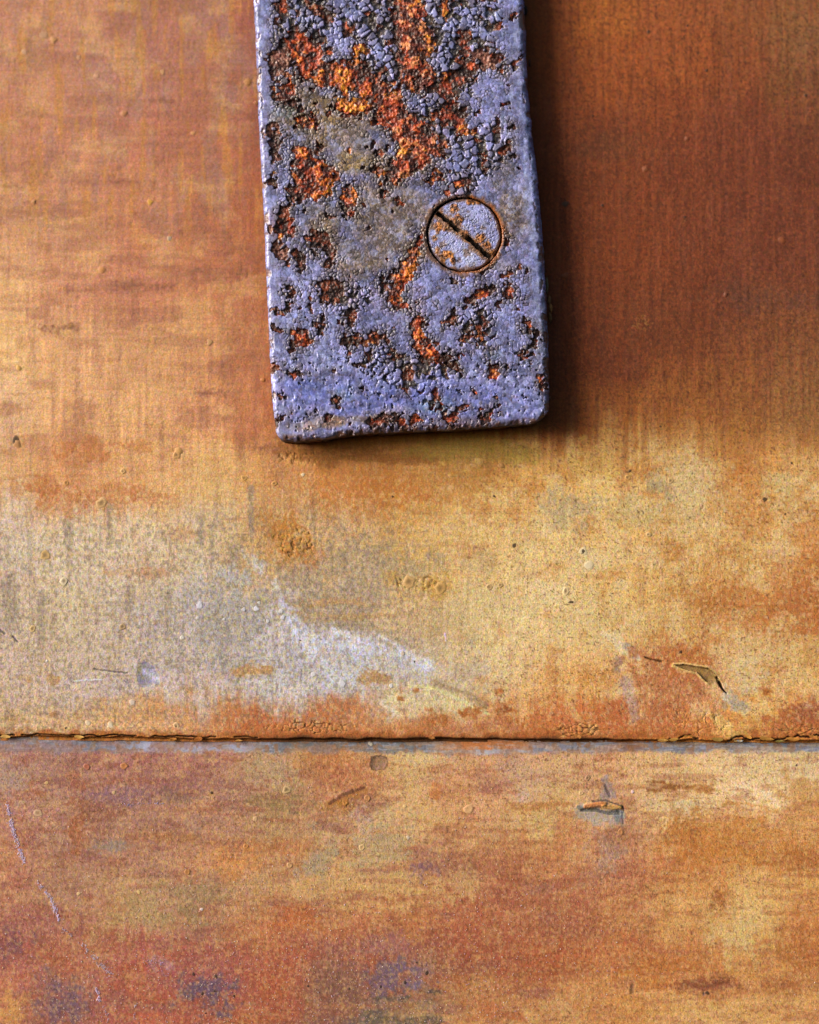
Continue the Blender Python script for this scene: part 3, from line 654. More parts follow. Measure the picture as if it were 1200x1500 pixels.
for (x, y, r, c) in [(149, 737, 8, (214, 168, 92)), (67, 814, 8, (206, 150, 62)), (95, 851, 6, (222, 204, 170)), (49, 921, 5, (206, 158, 76)), (180, 918, 5, (208, 160, 88)), (600, 852, 9, (206, 156, 86)),
                     (645, 862, 9, (206, 150, 76)), (733, 682, 4, (196, 150, 92)), (829, 866, 6, (216, 186, 136)), (716, 860, 5, (180, 140, 96)), (733, 857, 4, (190, 150, 100)), (259, 1063, 5, (218, 188, 140)), (358, 700, 5, (216, 170, 80)),
                     (402, 708, 4, (210, 160, 74)), (920, 699, 4, (210, 160, 90)), (983, 704, 5, (206, 170, 110)), (950, 783, 4, (214, 186, 140)), (258, 666, 6, (186, 140, 70)), (180, 690, 4, (222, 180, 110)), (97, 707, 4, (196, 140, 60))]:
    ring(A, upper, x, y, r, c)
for (x, y, r, c) in [(376, 892, 4.5, (226, 220, 224)), (358, 893, 4, (216, 210, 214)), (293, 887, 6, (216, 210, 214)), (380, 883, 3, (216, 210, 208)), (290, 905, 3, (214, 206, 200)), (268, 934, 3.5, (214, 206, 196)), (329, 907, 2.6, (214, 206, 200)),
                     (131, 1059, 4.5, (226, 206, 168)), (163, 1063, 5.5, (222, 208, 176)), (195, 1029, 5, (214, 196, 176)), (502, 1001, 7, (226, 220, 220)), (573, 1004, 4, (216, 208, 210)), (460, 988, 4, (216, 208, 206)), (444, 695, 3, (224, 206, 176)),
                     (862, 828, 8, (222, 200, 160)), (855, 807, 7, (216, 192, 150)), (412, 895, 4, (220, 214, 214)), (415, 904, 4, (222, 216, 220)), (32, 70, 5, (206, 160, 128)), (112, 78, 4, (200, 148, 108)), (139, 106, 4, (206, 152, 112)), (236, 100, 4, (208, 156, 100)), (590, 957, 4, (206, 176, 140)),
                     (70, 968, 2, (222, 214, 214)), (393, 910, 3, (214, 208, 206)), (247, 347, 4, (160, 146, 128)), (218, 293, 5, (214, 160, 52)), (281, 191, 4, (210, 150, 90)), (60, 45, 8, (196, 150, 110)), (307, 500, 5, (196, 152, 96))]:
    dot(A, upper, x, y, r, c)
for (x, y, r, a) in [(854, 808, 3.6, 1.3), (753, 799, 3.4, 1.2), (1120, 731, 3.8, 1.2), (836, 882, 2.4, 2.0), (98, 1066, 2, 1), (259, 1064, 1.6, 1), (829, 296, 5, 1.3), (884, 298, 2.6, 1), (953, 40, 3, 1), (1010, 31, 2, 1), (1038, 98, 2.4, 1), (1184, 135, 2.4, 1),
                     (923, 690, 2.4, 1.4), (1150, 753, 1.8, 1), (1160, 678, 2, 1), (968, 624, 2, 1), (22, 645, 5.5, 1.5), (996, 955, 2.8, 1), (440, 938, 1.5, 1), (607, 969, 1.6, 1), (575, 727, 1.8, 1), (724, 727, 2, 1.4), (1000, 15, 1.8, 1), (870, 165, 1.8, 1), (1005, 315, 2, 1)]:
    pit(A, upper, x, y, r, asp=a)
for (x, y, r, c) in [(947, 244, 5.5, (150, 90, 56)), (829, 402, 5, (150, 74, 26)), (1148, 349, 6, (160, 84, 32)), (1009, 199, 4, (150, 86, 52)), (180, 161, 6, (170, 116, 52)), (362, 115, 7, (170, 116, 50)), (148, 393, 6, (190, 126, 50)), (47, 293, 4, (170, 120, 60)),
                     (75, 52, 6, (196, 146, 70)), (25, 650, 6, (140, 92, 44)), (262, 660, 6, (186, 136, 64)), (374, 146, 4, (140, 90, 40)), (26, 538, 5, (206, 150, 50)), (843, 637, 5, (150, 84, 40)), (735, 682, 5, (176, 130, 74)), (385, 556, 4, (196, 126, 50)), (1065, 430, 4, (120, 62, 34))]:
    nub(A, upper, x, y, r, c)
A = surfL
for (x, y, r, c, p) in [(421, 1156, 6, (226, 186, 124), (66, 54, 26)), (58, 1190, 6.5, (220, 196, 140), (150, 110, 70)), (860, 1139, 4, (214, 178, 128), (86, 56, 34)), (851, 1161, 3.5, (220, 184, 134), (190, 140, 90)), (531, 1240, 5, (214, 176, 120), (180, 130, 80)), (539, 1168, 5, (206, 146, 72), (190, 120, 60)),
                       (506, 1174, 5, (202, 138, 60), (190, 120, 50)), (686, 1184, 7, (222, 180, 118), (206, 160, 100)), (425, 1266, 4, (222, 182, 120), (206, 160, 100)), (908, 1217, 5, (206, 140, 70), (190, 120, 60)), (361, 1238, 4, (206, 130, 60), (120, 66, 30)), (184, 1121, 5.5, (214, 142, 58), (200, 120, 44)),
                       (276, 1276, 5, (206, 146, 60), (180, 110, 40)), (129, 1122, 5, (184, 92, 52), (170, 80, 44)), (895, 1496, 5, (210, 140, 70), (190, 110, 50))]:
    ring(A, lower, x, y, r, c, p)
for (x, y, r, c) in [(543, 1089, 3.4, (226, 214, 190)), (297, 1330, 2.4, (232, 216, 216)), (926, 1159, 2.6, (226, 190, 206)), (205, 1305, 3.4, (222, 184, 110)), (118, 1307, 3, (218, 180, 120)), (70, 1146, 3, (216, 178, 104)), (593, 1180, 3, (220, 180, 120)), (598, 1226, 3, (214, 190, 170)), (375, 1198, 4, (214, 170, 120)), (168, 1160, 3, (210, 170, 110))]:
    dot(A, lower, x, y, r, c, 1.2)
for (x, y, r) in [(593, 1436, 2.6), (625, 1422, 3), (512, 1445, 1.8), (452, 1441, 1.6), (318, 1427, 2.6), (285, 1424, 2.4), (298, 1452, 2.6), (316, 1448, 2.2), (344, 1455, 1.8), (303, 1480, 1.6), (558, 1442, 1.8), (311, 1160, 2), (1165, 1120, 1.6), (610, 1407, 1.4), (1033, 1451, 3)]:
    pit(A, lower, x, y, r)
# pale scratches: strings of tiny scraped burrs standing on the sheet
def scratch(S, par, pts, dens, wd, col, nm='scratch', size=(.7, 2.0)):
    V = []; F = []; C = []
    for (a, b) in zip(pts[:-1], pts[1:]):
        L = math.hypot(b[0] - a[0], b[1] - a[1])
        for _ in range(int(L * dens)):
            t = rng.random(); x = a[0] + t * (b[0] - a[0]) + rng.gauss(0, wd); y = a[1] + t * (b[1] - a[1]) + rng.gauss(0, wd)
            if vn(np.array([x / 5.0]), np.array([y / 5.0]), 44)[0] < .3: continue
            s = rng.uniform(*size); an = math.atan2(b[1] - a[1], b[0] - a[0]) + rng.gauss(0, .5); h = hat(S, x, y)
            n = len(V); k = rng.uniform(.8, 1.05)
            for (u, v, hh) in ((-s, 0, -.2), (0, -s * .4, -.2), (s, 0, -.2), (0, s * .4, -.2), (0, 0, .9)):
                V.append(P(x + u * math.cos(an) - v * math.sin(an), y + u * math.sin(an) + v * math.cos(an), h + hh)); C.append([min(255, q * k) for q in col])
            F += [(n + 1, n, n + 4), (n + 2, n + 1, n + 4), (n + 3, n + 2, n + 4), (n, n + 3, n + 4)]
    return mesh_obj(nm, V, F, np.array(C, float), M_SPOT, par, False)
LV = (244, 218, 240)
scratch(A, lower, [(12, 1178), (19, 1206), (27, 1232), (38, 1262)], 4.5, 1.9, LV)
scratch(A, lower, [(57, 1291), (76, 1312), (86, 1336), (89, 1348)], 3.4, 1.4, LV)
scratch(A, lower, [(92, 1356), (112, 1370)], 1.2, 1.0, (206, 176, 186))
scratch(A, lower, [(122, 1380), (145, 1404), (168, 1426)], 3.0, 2.2, (222, 196, 204))
scratch(A, lower, [(144, 1444), (149, 1463)], 4.0, 1.2, LV)
scratch(A, lower, [(154, 1470), (162, 1490)], 1.4, .8, (210, 176, 196))
scratch(A, lower, [(205, 1395), (235, 1412), (248, 1420)], 1.4, 4.0, (200, 170, 206))
scratch(A, lower, [(203, 1462), (200, 1478), (198, 1495)], .5, 1.2, (226, 206, 216))
scratch(A, lower, [(180, 1178), (215, 1176), (240, 1175)], .7, 1.6, (190, 168, 206))
# sparkle drawn as tiny pale specks scattered over the rust, too many to count
V = []; F = []; C = []
for _ in range(5200):
    x = rng.uniform(-10, 1210); y = 1110 + 400 * rng.random() ** .6
    wgt = 1.0 if x < 760 else (.45 if x < 900 else .1)
    if rng.random() > wgt * (0.25 + .75 * (y - 1100) / 400): continue
    s = rng.choice((.5, .6, .7, .8, 1.1)); h = hat(A, x, y); n = len(V); an = rng.uniform(0, 6.28)
    c = rng.choice(((226, 176, 150), (214, 170, 186), (230, 196, 150), (206, 160, 160), (236, 210, 200)))
    for k in range(3):
        V.append(P(x + s * math.cos(an + k * 2.09) * 1.2, y + s * math.sin(an + k * 2.09), h + .1)); C.append(c)
    V.append(P(x, y, h + 1.0)); C.append(c)
    F += [(n + 1, n, n + 3), (n + 2, n + 1, n + 3), (n, n + 2, n + 3)]
mesh_obj('sparkle_specks', V, F, np.array(C, float), M_SPOT, lower, False, 'fine pale specks sprinkled over the rust', 'stuff')

# lifted chips of old paint along the seam
def chip(parent, x, y, h, lx, ly, th, ang, tilt, c, mat=M_SPOT, name='paint_chip'):
    n = 9; top = []; V = []; C = []; F = []
    for i in range(n):
        a = 2 * math.pi * i / n; q = rng.uniform(.72, 1.12)
        ux, uy = lx * q * math.cos(a), ly * q * math.sin(a)
        hx = h + tilt * (uy / ly) + .6 * (ux / lx) ** 2 * th + rng.uniform(-.2, .2)
        for dz, cc in ((0, 1.0), (-th, .7)):
            V.append(P(x + ux * math.cos(ang) - uy * math.sin(ang), y + ux * math.sin(ang) + uy * math.cos(ang), hx + dz)); C.append(np.array(c) * cc)
    V.append(P(x, y, h + .3)); C.append(np.array(c))
    for i in range(n):
        j = (i + 1) % n
        F.append((2 * n, 2 * j, 2 * i)); F.append((2 * i, 2 * j, 2 * j + 1, 2 * i + 1))
    return mesh_obj(name, V, F, np.array(C, float), mat, parent, False)
for (x, dy, lx, ly, a, c) in [(1010, -8, 14, 3.6, -.15, (206, 146, 60)), (1050, -5, 13, 3.2, .1, (166, 126, 56)), (1078, -4, 9, 3.4, .0, (190, 150, 84)), (1095, -8, 8, 3.0, .5, (206, 140, 58)), (1120, -6, 16, 3.0, .12, (176, 120, 48)),
                              (1160, -5, 14, 2.8, .05, (206, 136, 56)), (1190, -8, 9, 3.0, .3, (196, 126, 52)), (985, -4, 10, 2.6, -.1, (196, 140, 60)), (970, -3, 10, 2.2, 0, (206, 150, 70)), (292, -4, 8, 3.4, -.1, (186, 106, 40)),
                              (118, -5, 9, 2.6, .1, (222, 166, 80)), (10, -6, 10, 2.8, 0, (222, 170, 90)), (255, -3, 7, 2.0, 0, (206, 130, 54)),
                              (350, -2, 7, 1.6, 0, (216, 150, 74)), (632, -5, 6, 2.2, .1, (180, 112, 50)), (1082, -2, 6, 2.0, .05, (196, 190, 180)), (1140, -2, 10, 1.8, 0, (150, 130, 60)), (1065, -10, 7, 2.2, .4, (200, 150, 70)), (845, -8, 8, 3, .3, (190, 120, 54))]:
    yy = float(edge_n(np.array([x]))[0]) + dy
    chip(upper, x, yy, hat(surfU, x, min(yy, 1080)) + .6, lx * .8, ly, 1.6, a, -.6, c)

# ================================================================== STRAP
def components(mask, min_size, cap):
    """label connected pieces of a boolean grid; returns ids 1..n for the large ones, -1 for the small rest, 0 elsewhere"""
    par = []; runs = []
    def find(a):
        while par[a] != a: par[a] = par[par[a]]; a = par[a]
        return a
    prev = []
    for r in range(mask.shape[0]):
        d = np.diff(np.concatenate([[0], mask[r].astype(np.int8), [0]])); st = np.where(d == 1)[0]; en = np.where(d == -1)[0]
        cur = []
        for a, b in zip(st, en):
            i = len(par); par.append(i); runs.append((r, a, b)); cur.append((a, b, i))
            for (c, e_, j) in prev:
                if c < b and e_ > a: par[find(j)] = find(i)
        prev = cur
    size = {}
    for i, (r, a, b) in enumerate(runs): size[find(i)] = size.get(find(i), 0) + b - a
    order = sorted((k for k in size if size[k] >= min_size), key=lambda k: -size[k])[:cap]
    idx = {k: n + 1 for n, k in enumerate(order)}
    out = np.zeros(mask.shape, int)
    for i, (r, a, b) in enumerate(runs): out[r, a:b] = idx.get(find(i), -1)
    return out
Hs = 40.0
SY = np.array([-520, 0, 150, 230, 330, 420, 520, 580, 620, 700.])
Lp = np.array([345, 371.5, 378, 382, 387.5, 391.5, 396, 400, 405, 408.])
Rp = np.array([738, 768.5, 775, 784, 793, 799, 803, 804, 804, 804.])
BX = np.array([380, 405, 430, 470, 500, 560, 620, 700, 770, 800, 820.])
BY = np.array([648, 648, 649, 647, 642, 637, 634.5, 630, 624, 621, 620.])
def cub(x, xp, yp):            # smooth interpolation
    m = np.gradient(yp, xp); i = np.clip(np.searchsorted(xp, x, 'right') - 1, 0, len(xp) - 2)
    h = xp[i + 1] - xp[i]; t = (x - xp[i]) / h
    return (2*t**3 - 3*t**2 + 1) * yp[i] + (t**3 - 2*t**2 + t) * h * m[i] + (-2*t**3 + 3*t**2) * yp[i+1] + (t**3 - t**2) * h * m[i+1]
NXS = 470
s1 = np.linspace(0, 1, NXS)
rows = np.concatenate([np.arange(-520, -12, 4.0), np.arange(-12, 600, .9), np.linspace(600, 634, 46)])
rows = (rows - 634.0)          # offset from the bottom edge
Sx, Ry = np.meshgrid(s1, rows)
t = np.clip(-Ry / 60.0, 0, 1)
def strap_xy():
    y = 634 + Ry
    L = cub(y, SY, Lp); R = cub(y, SY, Rp)
    d = -Ry
    rl, rr = 15.0, 30.0
    inl = np.where(d < rl, rl - np.sqrt(np.maximum(rl**2 - (rl - np.minimum(d, rl))**2, 0)), 0)
    inr = np.where(d < rr, rr - np.sqrt(np.maximum(rr**2 - (rr - np.minimum(d, rr))**2, 0)), 0)
    L = L + inl + .8 * (fbm(y / 14, y * 0, 801, 3) - .5) * 2; R = R - inr + 1.2 * (fbm(y / 12, y * 0, 803, 3) - .5) * 2
    x = L + Sx * (R - L)
    wgt = np.exp(-(d / 55.0) ** 2)
    yy = y + (cub(np.clip(x, 380, 820), BX, BY) - 634 + 1.6 * (fbm(x / 16, x * 0, 805, 3) - .5)) * wgt
    return x, yy, x - L + inl * .4, R - x + inr * .4, d
X, Y, dl, dr, db = strap_xy()
# ---- fields
nA = fbm(X / 10, Y / 10, 811, 4) - .5
nB = fbm(X / 34, Y / 34, 815, 4) - .5
nF = fbm(X / 3.2, Y / 3.2, 819, 2) - .5
nA2 = fbm(X / 9, Y / 9, 812, 4) - .5; nB2 = fbm(X / 20, Y / 20, 813, 2) - .5
# rust strokes: (patch id, points, tone)  tone: 0 brown, 1 red-brown, 2 orange, 3 bright orange/yellow, 4 salmon, 5 pinkish dull
RUST = [
 [([(594, -20, 22), (600, 10, 20), (596, 40, 22), (612, 62, 26), (600, 92, 24), (618, 116, 20)], 4)],
 [([(648, 4, 7), (655, 20, 5)], 2)],
 [([(430, 62, 16), (446, 78, 26), (452, 100, 18)], 1), ([(408, 88, 16), (402, 106, 12)], 5), ([(415, 66, 12)], 1)],
 [([(458, 108, 12), (478, 112, 16), (500, 120, 20), (520, 114, 17), (545, 130, 22), (552, 150, 16)], 2), ([(496, 156, 10), (512, 158, 13), (532, 160, 13)], 3), ([(529, 66, 8), (524, 84, 9), (528, 100, 10)], 3), ([(500, 98, 8), (505, 86, 5)], 2)],
 [([(552, 130, 14), (572, 150, 20), (582, 172, 20), (604, 192, 22), (620, 210, 22), (606, 232, 20), (584, 250, 17), (578, 264, 9)], 4), ([(640, 222, 12), (648, 215, 8)], 4), ([(556, 180, 7), (562, 184, 8)], 2), ([(556, 254, 8)], 1)],
 [([(677, 54, 7), (682, 68, 6), (687, 86, 8), (684, 104, 13), (672, 114, 14), (652, 128, 11), (632, 130, 8)], 1), ([(686, 84, 8), (686, 98, 9)], 3), ([(660, 140, 7), (657, 160, 14), (668, 170, 15), (646, 172, 12)], 1), ([(672, 188, 8), (678, 200, 9)], 3)],
 [([(712, 82, 13), (722, 90, 12), (706, 96, 8)], 5)], [([(740, 101, 7), (735, 106, 4)], 2)], [([(757, 91, 6)], 1)], [([(637, 259, 10), (648, 262, 7)], 3)], [([(662, 275, 4), (672, 268, 4), (684, 268, 7)], 2)], [([(655, 283, 5)], 2)],
 [([(440, 232, 14), (452, 246, 22), (468, 262, 19), (480, 270, 12), (474, 284, 12)], 2), ([(440, 282, 14), (448, 272, 14)], 2), ([(487, 262, 8)], 1)],
 [([(516, 280, 10), (512, 296, 12), (516, 310, 6), (505, 288, 6)], 2)],
 [([(450, 172, 8), (456, 182, 7), (444, 178, 6)], 3)], [([(424, 120, 7), (420, 138, 12), (408, 146, 8)], 2)], [([(398, 130, 5)], 2)], [([(400, 198, 9), (404, 214, 8)], 5)], [([(404, 236, 8), (402, 228, 6)], 5)], [([(399, 268, 7), (404, 278, 5)], 5)],
 [([(420, 310, 10), (418, 328, 13), (426, 340, 9)], 0), ([(414, 345, 7)], 2)], [([(404, 365, 9), (412, 374, 10)], 5)], [([(400, 338, 6)], 5)],
 [([(462, 358, 9), (474, 354, 12), (484, 366, 8)], 1), ([(484, 378, 6), (480, 392, 5)], 1), ([(458, 376, 5)], 0)],
 [([(432, 370, 5), (438, 382, 6), (442, 398, 5)], 0)], [([(472, 418, 9), (486, 426, 20), (484, 438, 12)], 0)], [([(418, 424, 6), (426, 434, 8)], 0)], [([(404, 453, 6)], 0)], [([(427, 452, 4)], 0)],
 [([(606, 378, 8), (598, 392, 11), (588, 410, 12), (584, 424, 8), (580, 440, 8)], 2)], [([(560, 412, 5), (562, 428, 6)], 0)], [([(591, 452, 7), (580, 454, 5)], 1)], [([(610, 448, 4)], 1)], [([(518, 452, 5), (514, 466, 6), (512, 478, 6)], 0)],
 [([(470, 474, 5), (470, 492, 4)], 0)], [([(438, 494, 8), (446, 504, 9), (440, 510, 6)], 2)], [([(428, 508, 4), (430, 517, 4)], 0)], [([(406, 482, 5), (412, 486, 5)], 0)], [([(393, 486, 4)], 1)],
 [([(400, 540, 5), (406, 546, 5)], 0)], [([(422, 546, 3)], 0)], [([(452, 549, 3.5)], 0)], [([(512, 502, 9), (522, 502, 10)], 0)], [([(550, 500, 9), (556, 496, 7)], 0)], [([(567, 498, 6)], 0)], [([(574, 520, 5), (584, 530, 4)], 0)], [([(538, 522, 4), (536, 530, 4)], 0)],
 [([(612, 474, 7), (613, 490, 8), (620, 508, 11), (628, 524, 12), (632, 534, 6)], 2)], [([(655, 528, 6), (664, 540, 7), (673, 548, 6)], 0)], [([(726, 540, 7), (721, 550, 7)], 1)], [([(774, 482, 6), (780, 492, 7), (786, 504, 5)], 1)],
 [([(688, 444, 4), (700, 436, 7), (712, 431, 6), (722, 429, 5)], 1)], [([(746, 424, 6), (744, 436, 7)], 1)], [([(704, 470, 9), (708, 476, 6)], 1), ([(701, 486, 6), (700, 498, 6)], 2)], [([(664, 462, 6), (660, 474, 6)], 0)], [([(680, 490, 6), (678, 500, 5)], 0)],
 [([(792, 558, 8), (795, 570, 7)], 2)], [([(604, 546, 9), (597, 552, 6)], 0)], [([(596, 572, 5)], 0)], [([(640, 578, 5), (642, 586, 4)], 0)], [([(646, 600, 4), (652, 610, 6), (666, 614, 6)], 1)], [([(668, 606, 4), (680, 600, 3)], 1)], [([(712, 616, 6), (716, 612, 5)], 1)], [([(550, 622, 7), (564, 619, 8), (572, 616, 5)], 0)],
 [([(588, 618, 8), (594, 622, 6)], 1)], [([(606, 619, 7), (614, 618, 5)], 1)], [([(636, 620, 4)], 1)], [([(406, 622, 7), (412, 616, 5)], 0)], [([(426, 608, 4)], 0)], [([(461, 608, 4)], 0)], [([(492, 588, 5)], 0)], [([(483, 613, 4), (482, 618, 4)], 0)], [([(527, 575, 3.4)], 0)], [([(414, 584, 4)], 1)],
 [([(458, 14, 7), (462, 20, 6)], 3)], [([(478, 22, 9), (480, 28, 6)], 0)], [([(548, 30, 7), (552, 42, 7)], 4)], [([(414, 6, 8)], 1)], [([(408, 32, 6)], 1)], [([(510, 42, 5)], 0)], [([(700, 32, 5)], 1)], [([(722, 38, 5)], 1)], [([(753, 24, 5)], 0)], [([(680, -6, 6), (716, -4, 6)], 0)], [([(548, -4, 8)], 1)],
 [([(724, 196, 6)], 1)], [([(742, 222, 8), (748, 216, 6)], 0)], [([(700, 212, 4)], 2)], [([(709, 231, 4)], 1)], [([(708, 250, 5)], 1)], [([(752, 188, 5)], 0)], [([(729, 178, 4)], 1)], [([(718, 394, 5), (708, 388, 4)], 2)], [([(708, 403, 5)], 3)], [([(741, 352, 6)], 2)], [([(745, 404, 5)], 2)], [([(716, 514, 4)], 0)], [([(776, 518, 6), (766, 520, 5)], 0)],
 [([(726, 598, 4)], 0)], [([(696, 576, 4)], 0)], [([(615, 350, 7), (612, 364, 6)], 1)], [([(540, 336, 3)], 1)], [([(556, 230, 5)], 1)], [([(564, 284, 5)], 0)], [([(770, 404, 5)], 2)], [([(666, 414, 5)], 1)], [([(440, 556, 3), (436, 542, 3)], 0)],
 # beyond the frame, up the strap
 [([(600, -60, 26), (590, -110, 30), (610, -160, 24)], 4)], [([(450, -70, 20), (470, -110, 24)], 1)], [([(690, -90, 22), (700, -130, 18)], 2)], [([(520, -210, 34), (560, -250, 30)], 2)], [([(650, -300, 34), (630, -340, 30)], 4)], [([(450, -330, 26)], 1)], [([(540, -420, 34), (600, -450, 28)], 1)],
]
Mr = np.full(X.shape, -9.0); Pid = np.zeros(X.shape, int); Tone = np.zeros(X.shape, int)
for pid, patch in enumerate(RUST):
    for pts, tone in patch:
        pts = [(a, b, c * (1.06 if pid < 6 else 1.04)) for a, b, c in pts]
        pad = max(p[2] for p in pts) * 2.6 + 8
        bb = (X > min(p[0] for p in pts) - pad) & (X < max(p[0] for p in pts) + pad) & (Y > min(p[1] for p in pts) - pad) & (Y < max(p[1] for p in pts) + pad)
        rr_, cc_ = np.where(bb.any(1))[0], np.where(bb.any(0))[0]
        if len(rr_) == 0 or len(cc_) == 0: continue
        w = (slice(rr_[0], rr_[-1] + 1), slice(cc_[0], cc_[-1] + 1))
        rm = np.mean([p[2] for p in pts])
        d = segdist(X[w] + 15 * nA[w] + 10 * nB2[w], Y[w] + 15 * nA2[w] - 10 * nB2[w], pts) * np.clip(rm / 12.0, .55, 1.6)      # in units of about 12
        m = d > Mr[w]
        Mr[w] = np.where(m, d, Mr[w]); Pid[w] = np.where(m, pid, Pid[w]); Tone[w] = np.where(m, tone, Tone[w])
# scattered specks of rust among the swollen paint
sp = (fbm(X / 8, Y / 8, 881, 3) - .66) * 5 * np.maximum(sst(330, 240, Y), .55) * sst(12, 24, dl) * sst(20, 34, dr)
sp = np.where(sp > 0, sp, -9)
m = sp > Mr; Mr = np.where(m, sp, Mr); Pid = np.where(m, len(RUST), Pid); Tone = np.where(m, (fbm(X / 30, Y / 30, 883, 2) * 3.2).astype(int), Tone)
# cauliflower field (bigger, separated cells)
Cf = np.zeros(X.shape)
for (x, y, r) in [(640, 60, 90), (560, 20, 80), (690, 40, 70), (640, 170, 60), (560, 90, 50), (700, 225, 60), (570, 540, 56), (470, 30, 70), (700, 480, 44), (620, 560, 50), (680, 270, 40), (520, 440, 40), (650, 110, 70), (590, -100, 160), (560, -300, 160)]:
    Cf = np.maximum(Cf, 1 - np.hypot(X - x, Y - y) / r)
Cf = Cf + .7 * nB + .3 * nA
nG = fbm(X / 3.2, Y / 3.2, 827, 2) - .5
wx = X + 1.6 * nF + 4 * nA + 6 * nB; wy = Y + 1.6 * nG - 4 * nA2 + 6 * nB2
f1a, f2a, pxa, pya, cia = worley(wx / 5.6, wy / 5.6, 821, 1.0)
f1b, f2b, pxb, pyb, cib = worley(wx / 8.0, wy / 8.0, 823, 1.0)
f1c, f2c, _, _, cic = worley(wx / 12.5, wy / 11.5, 824, 1.0)
lg = fbm(X / 28, Y / 28, 826, 3) > .53
f1b = np.where(lg, f1c, f1b); f2b = np.where(lg, f2c, f2b); cib = np.where(lg, cic + 5 * 10 ** 8, cib)
big = Cf > .30
e = np.where(big, np.minimum((f2b - f1b) * 1.25, (.80 - f1b + .8 * nF) * 1.5), np.minimum(f2a - f1a, (.86 - f1a) * 1.2)); F1 = np.where(big, f1b, f1a)
cid = np.where(big, cib + 10 ** 9, cia)
# rust decided per paint cell, so that whole cells stay or are lost
uc, inv = np.unique(cid.ravel(), return_inverse=True)
cnt = np.bincount(inv); Mc = (np.bincount(inv, np.clip(Mr, -3, 2).ravel()) / cnt)[inv].reshape(X.shape)
cellr = h2(cid, cid // 13, 5)
rust = (Mc + (.28 + .22 * (Y < 300)) * (cellr - .5) + .42 * nA > 0.04)
scr = np.hypot(X - 680, Y - 346.5)                        # screw hole
rust &= scr > 60
# crack width
near = sst(-1.1, 0.0, Mc)
Wd = .075 + .06 * near + np.where(big, .10 * sst(.3, .6, Cf) + .08 * near, 0)
Wd = Wd + .10 * sst(.1, .3, nB) * (Y < 480) 
edge_strip = np.minimum(sst(26, 12, dl) + sst(34, 16, dr) * (Y < 560), 1)
Wd = Wd * (1 - .5 * edge_strip) 
calm = sst(530, 580, Y + 60 * nB) ; Wd = Wd * (1 - .7 * calm)
pale = sst(480, 430, X) * sst(300, 340, Y) * sst(590, 540, Y); Wd *= 1 - .55 * pale
crackm = 1 - sst(Wd * .45, Wd * 1.15 + .02, e)
nK = fbm(X / 6.5, Y / 6.5, 829, 3)
crackm *= (1 - .6 * calm) * np.where(big, .12 + .88 * sst(.40, .52, nK + .25 * sst(-.4, .1, Mc)), .25 + .75 * sst(.36, .5, nK + .22 * near + .25 * sst(.0, .3, nB)))
hole = big & (~rust) & (h2(cid, cid // 17, 9) < .10 + .22 * sst(-.8, 0, Mc)) & (edge_strip < .2)
# ---- height
H = np.full(X.shape, Hs)
H += 2.2 * nB + 1.2 * (fbm(X / 90, Y / 90, 831, 2) - .5)
dome = sst(0, .4, e)
qz = 1 - .65 * calm
up = .15 + .5 * near * (1 - edge_strip) + np.where(big, .65 * sst(.3, .6, Cf), 0)
Hp = up * dome * (.6 + .8 * cellr) - crackm * (.35 + .8 * near + np.where(big, 1.5, 0)) + (.22 * nF + .18 * nG) * qz + .6 * nA
Hp = np.where(hole, -3.0 + 3 * nF, Hp)
lum = fbm(X / 10, Y / 10, 841, 4, .55) - .5
crust = np.isin(Tone, (2, 3, 4)) & rust
Hr = -2.0 + 4.5 * lum + 2.4 * nF + 1.2 * nG + np.where(crust, 2.0 * sst(0.0, .8, Mc), -1.4 * sst(0, .5, Mc))
H += np.where(rust, Hr, Hp * (1 - .5 * edge_strip))
# rims, hammered hollows near the end
H -= 1.8 * np.exp(-(((X - 610) / 90) ** 2 + ((Y - 596) / 14) ** 2)); H += 0
H += 5.0 * (fbm(X / 60, Y / 26, 887, 2) - .5) * calm
H -= 1.5 * np.exp(-(((X - 450) / 40) ** 2 + ((Y - 590) / 16) ** 2))
# pinholes and warts near the end
pn = fbm(X / 5, Y / 5, 845, 3); pinm = sst(.70, .78, pn) * sst(470, 520, Y) * sst(.42, .6, fbm(X / 26, Y / 20, 847, 2)); H -= 2.6 * pinm
wart = sst(.70, .80, fbm(X / 5.5, Y / 5.5, 849, 2)) * sst(470, 540, Y) * (~rust); H += .9 * wart
# bevels
def bev(d, w, b):
    q = np.clip(1 - d / w, 0, 1); return b * (1 - np.sqrt(np.maximum(1 - q * q, 0)))
ec = sst(.10, .24, fbm(X / 9, Y / 13, 899, 4) - .44) 
H -= bev(dl + 4 * nA, 6.5, 8) + bev(dr + 4 * nA, 10, 12) + bev(db + 5 * nA, 7, 7) + 2.2 * ec * (sst(9, 4, dl) + sst(11, 5, dr) + sst(10, 4, db))
# screw recess
H -= 15 * sst(55.8, 54.6, scr + 2.0 * nA + 2.4 * nB)
H += .8 * np.exp(-((scr - 60) / 3.0) ** 2)
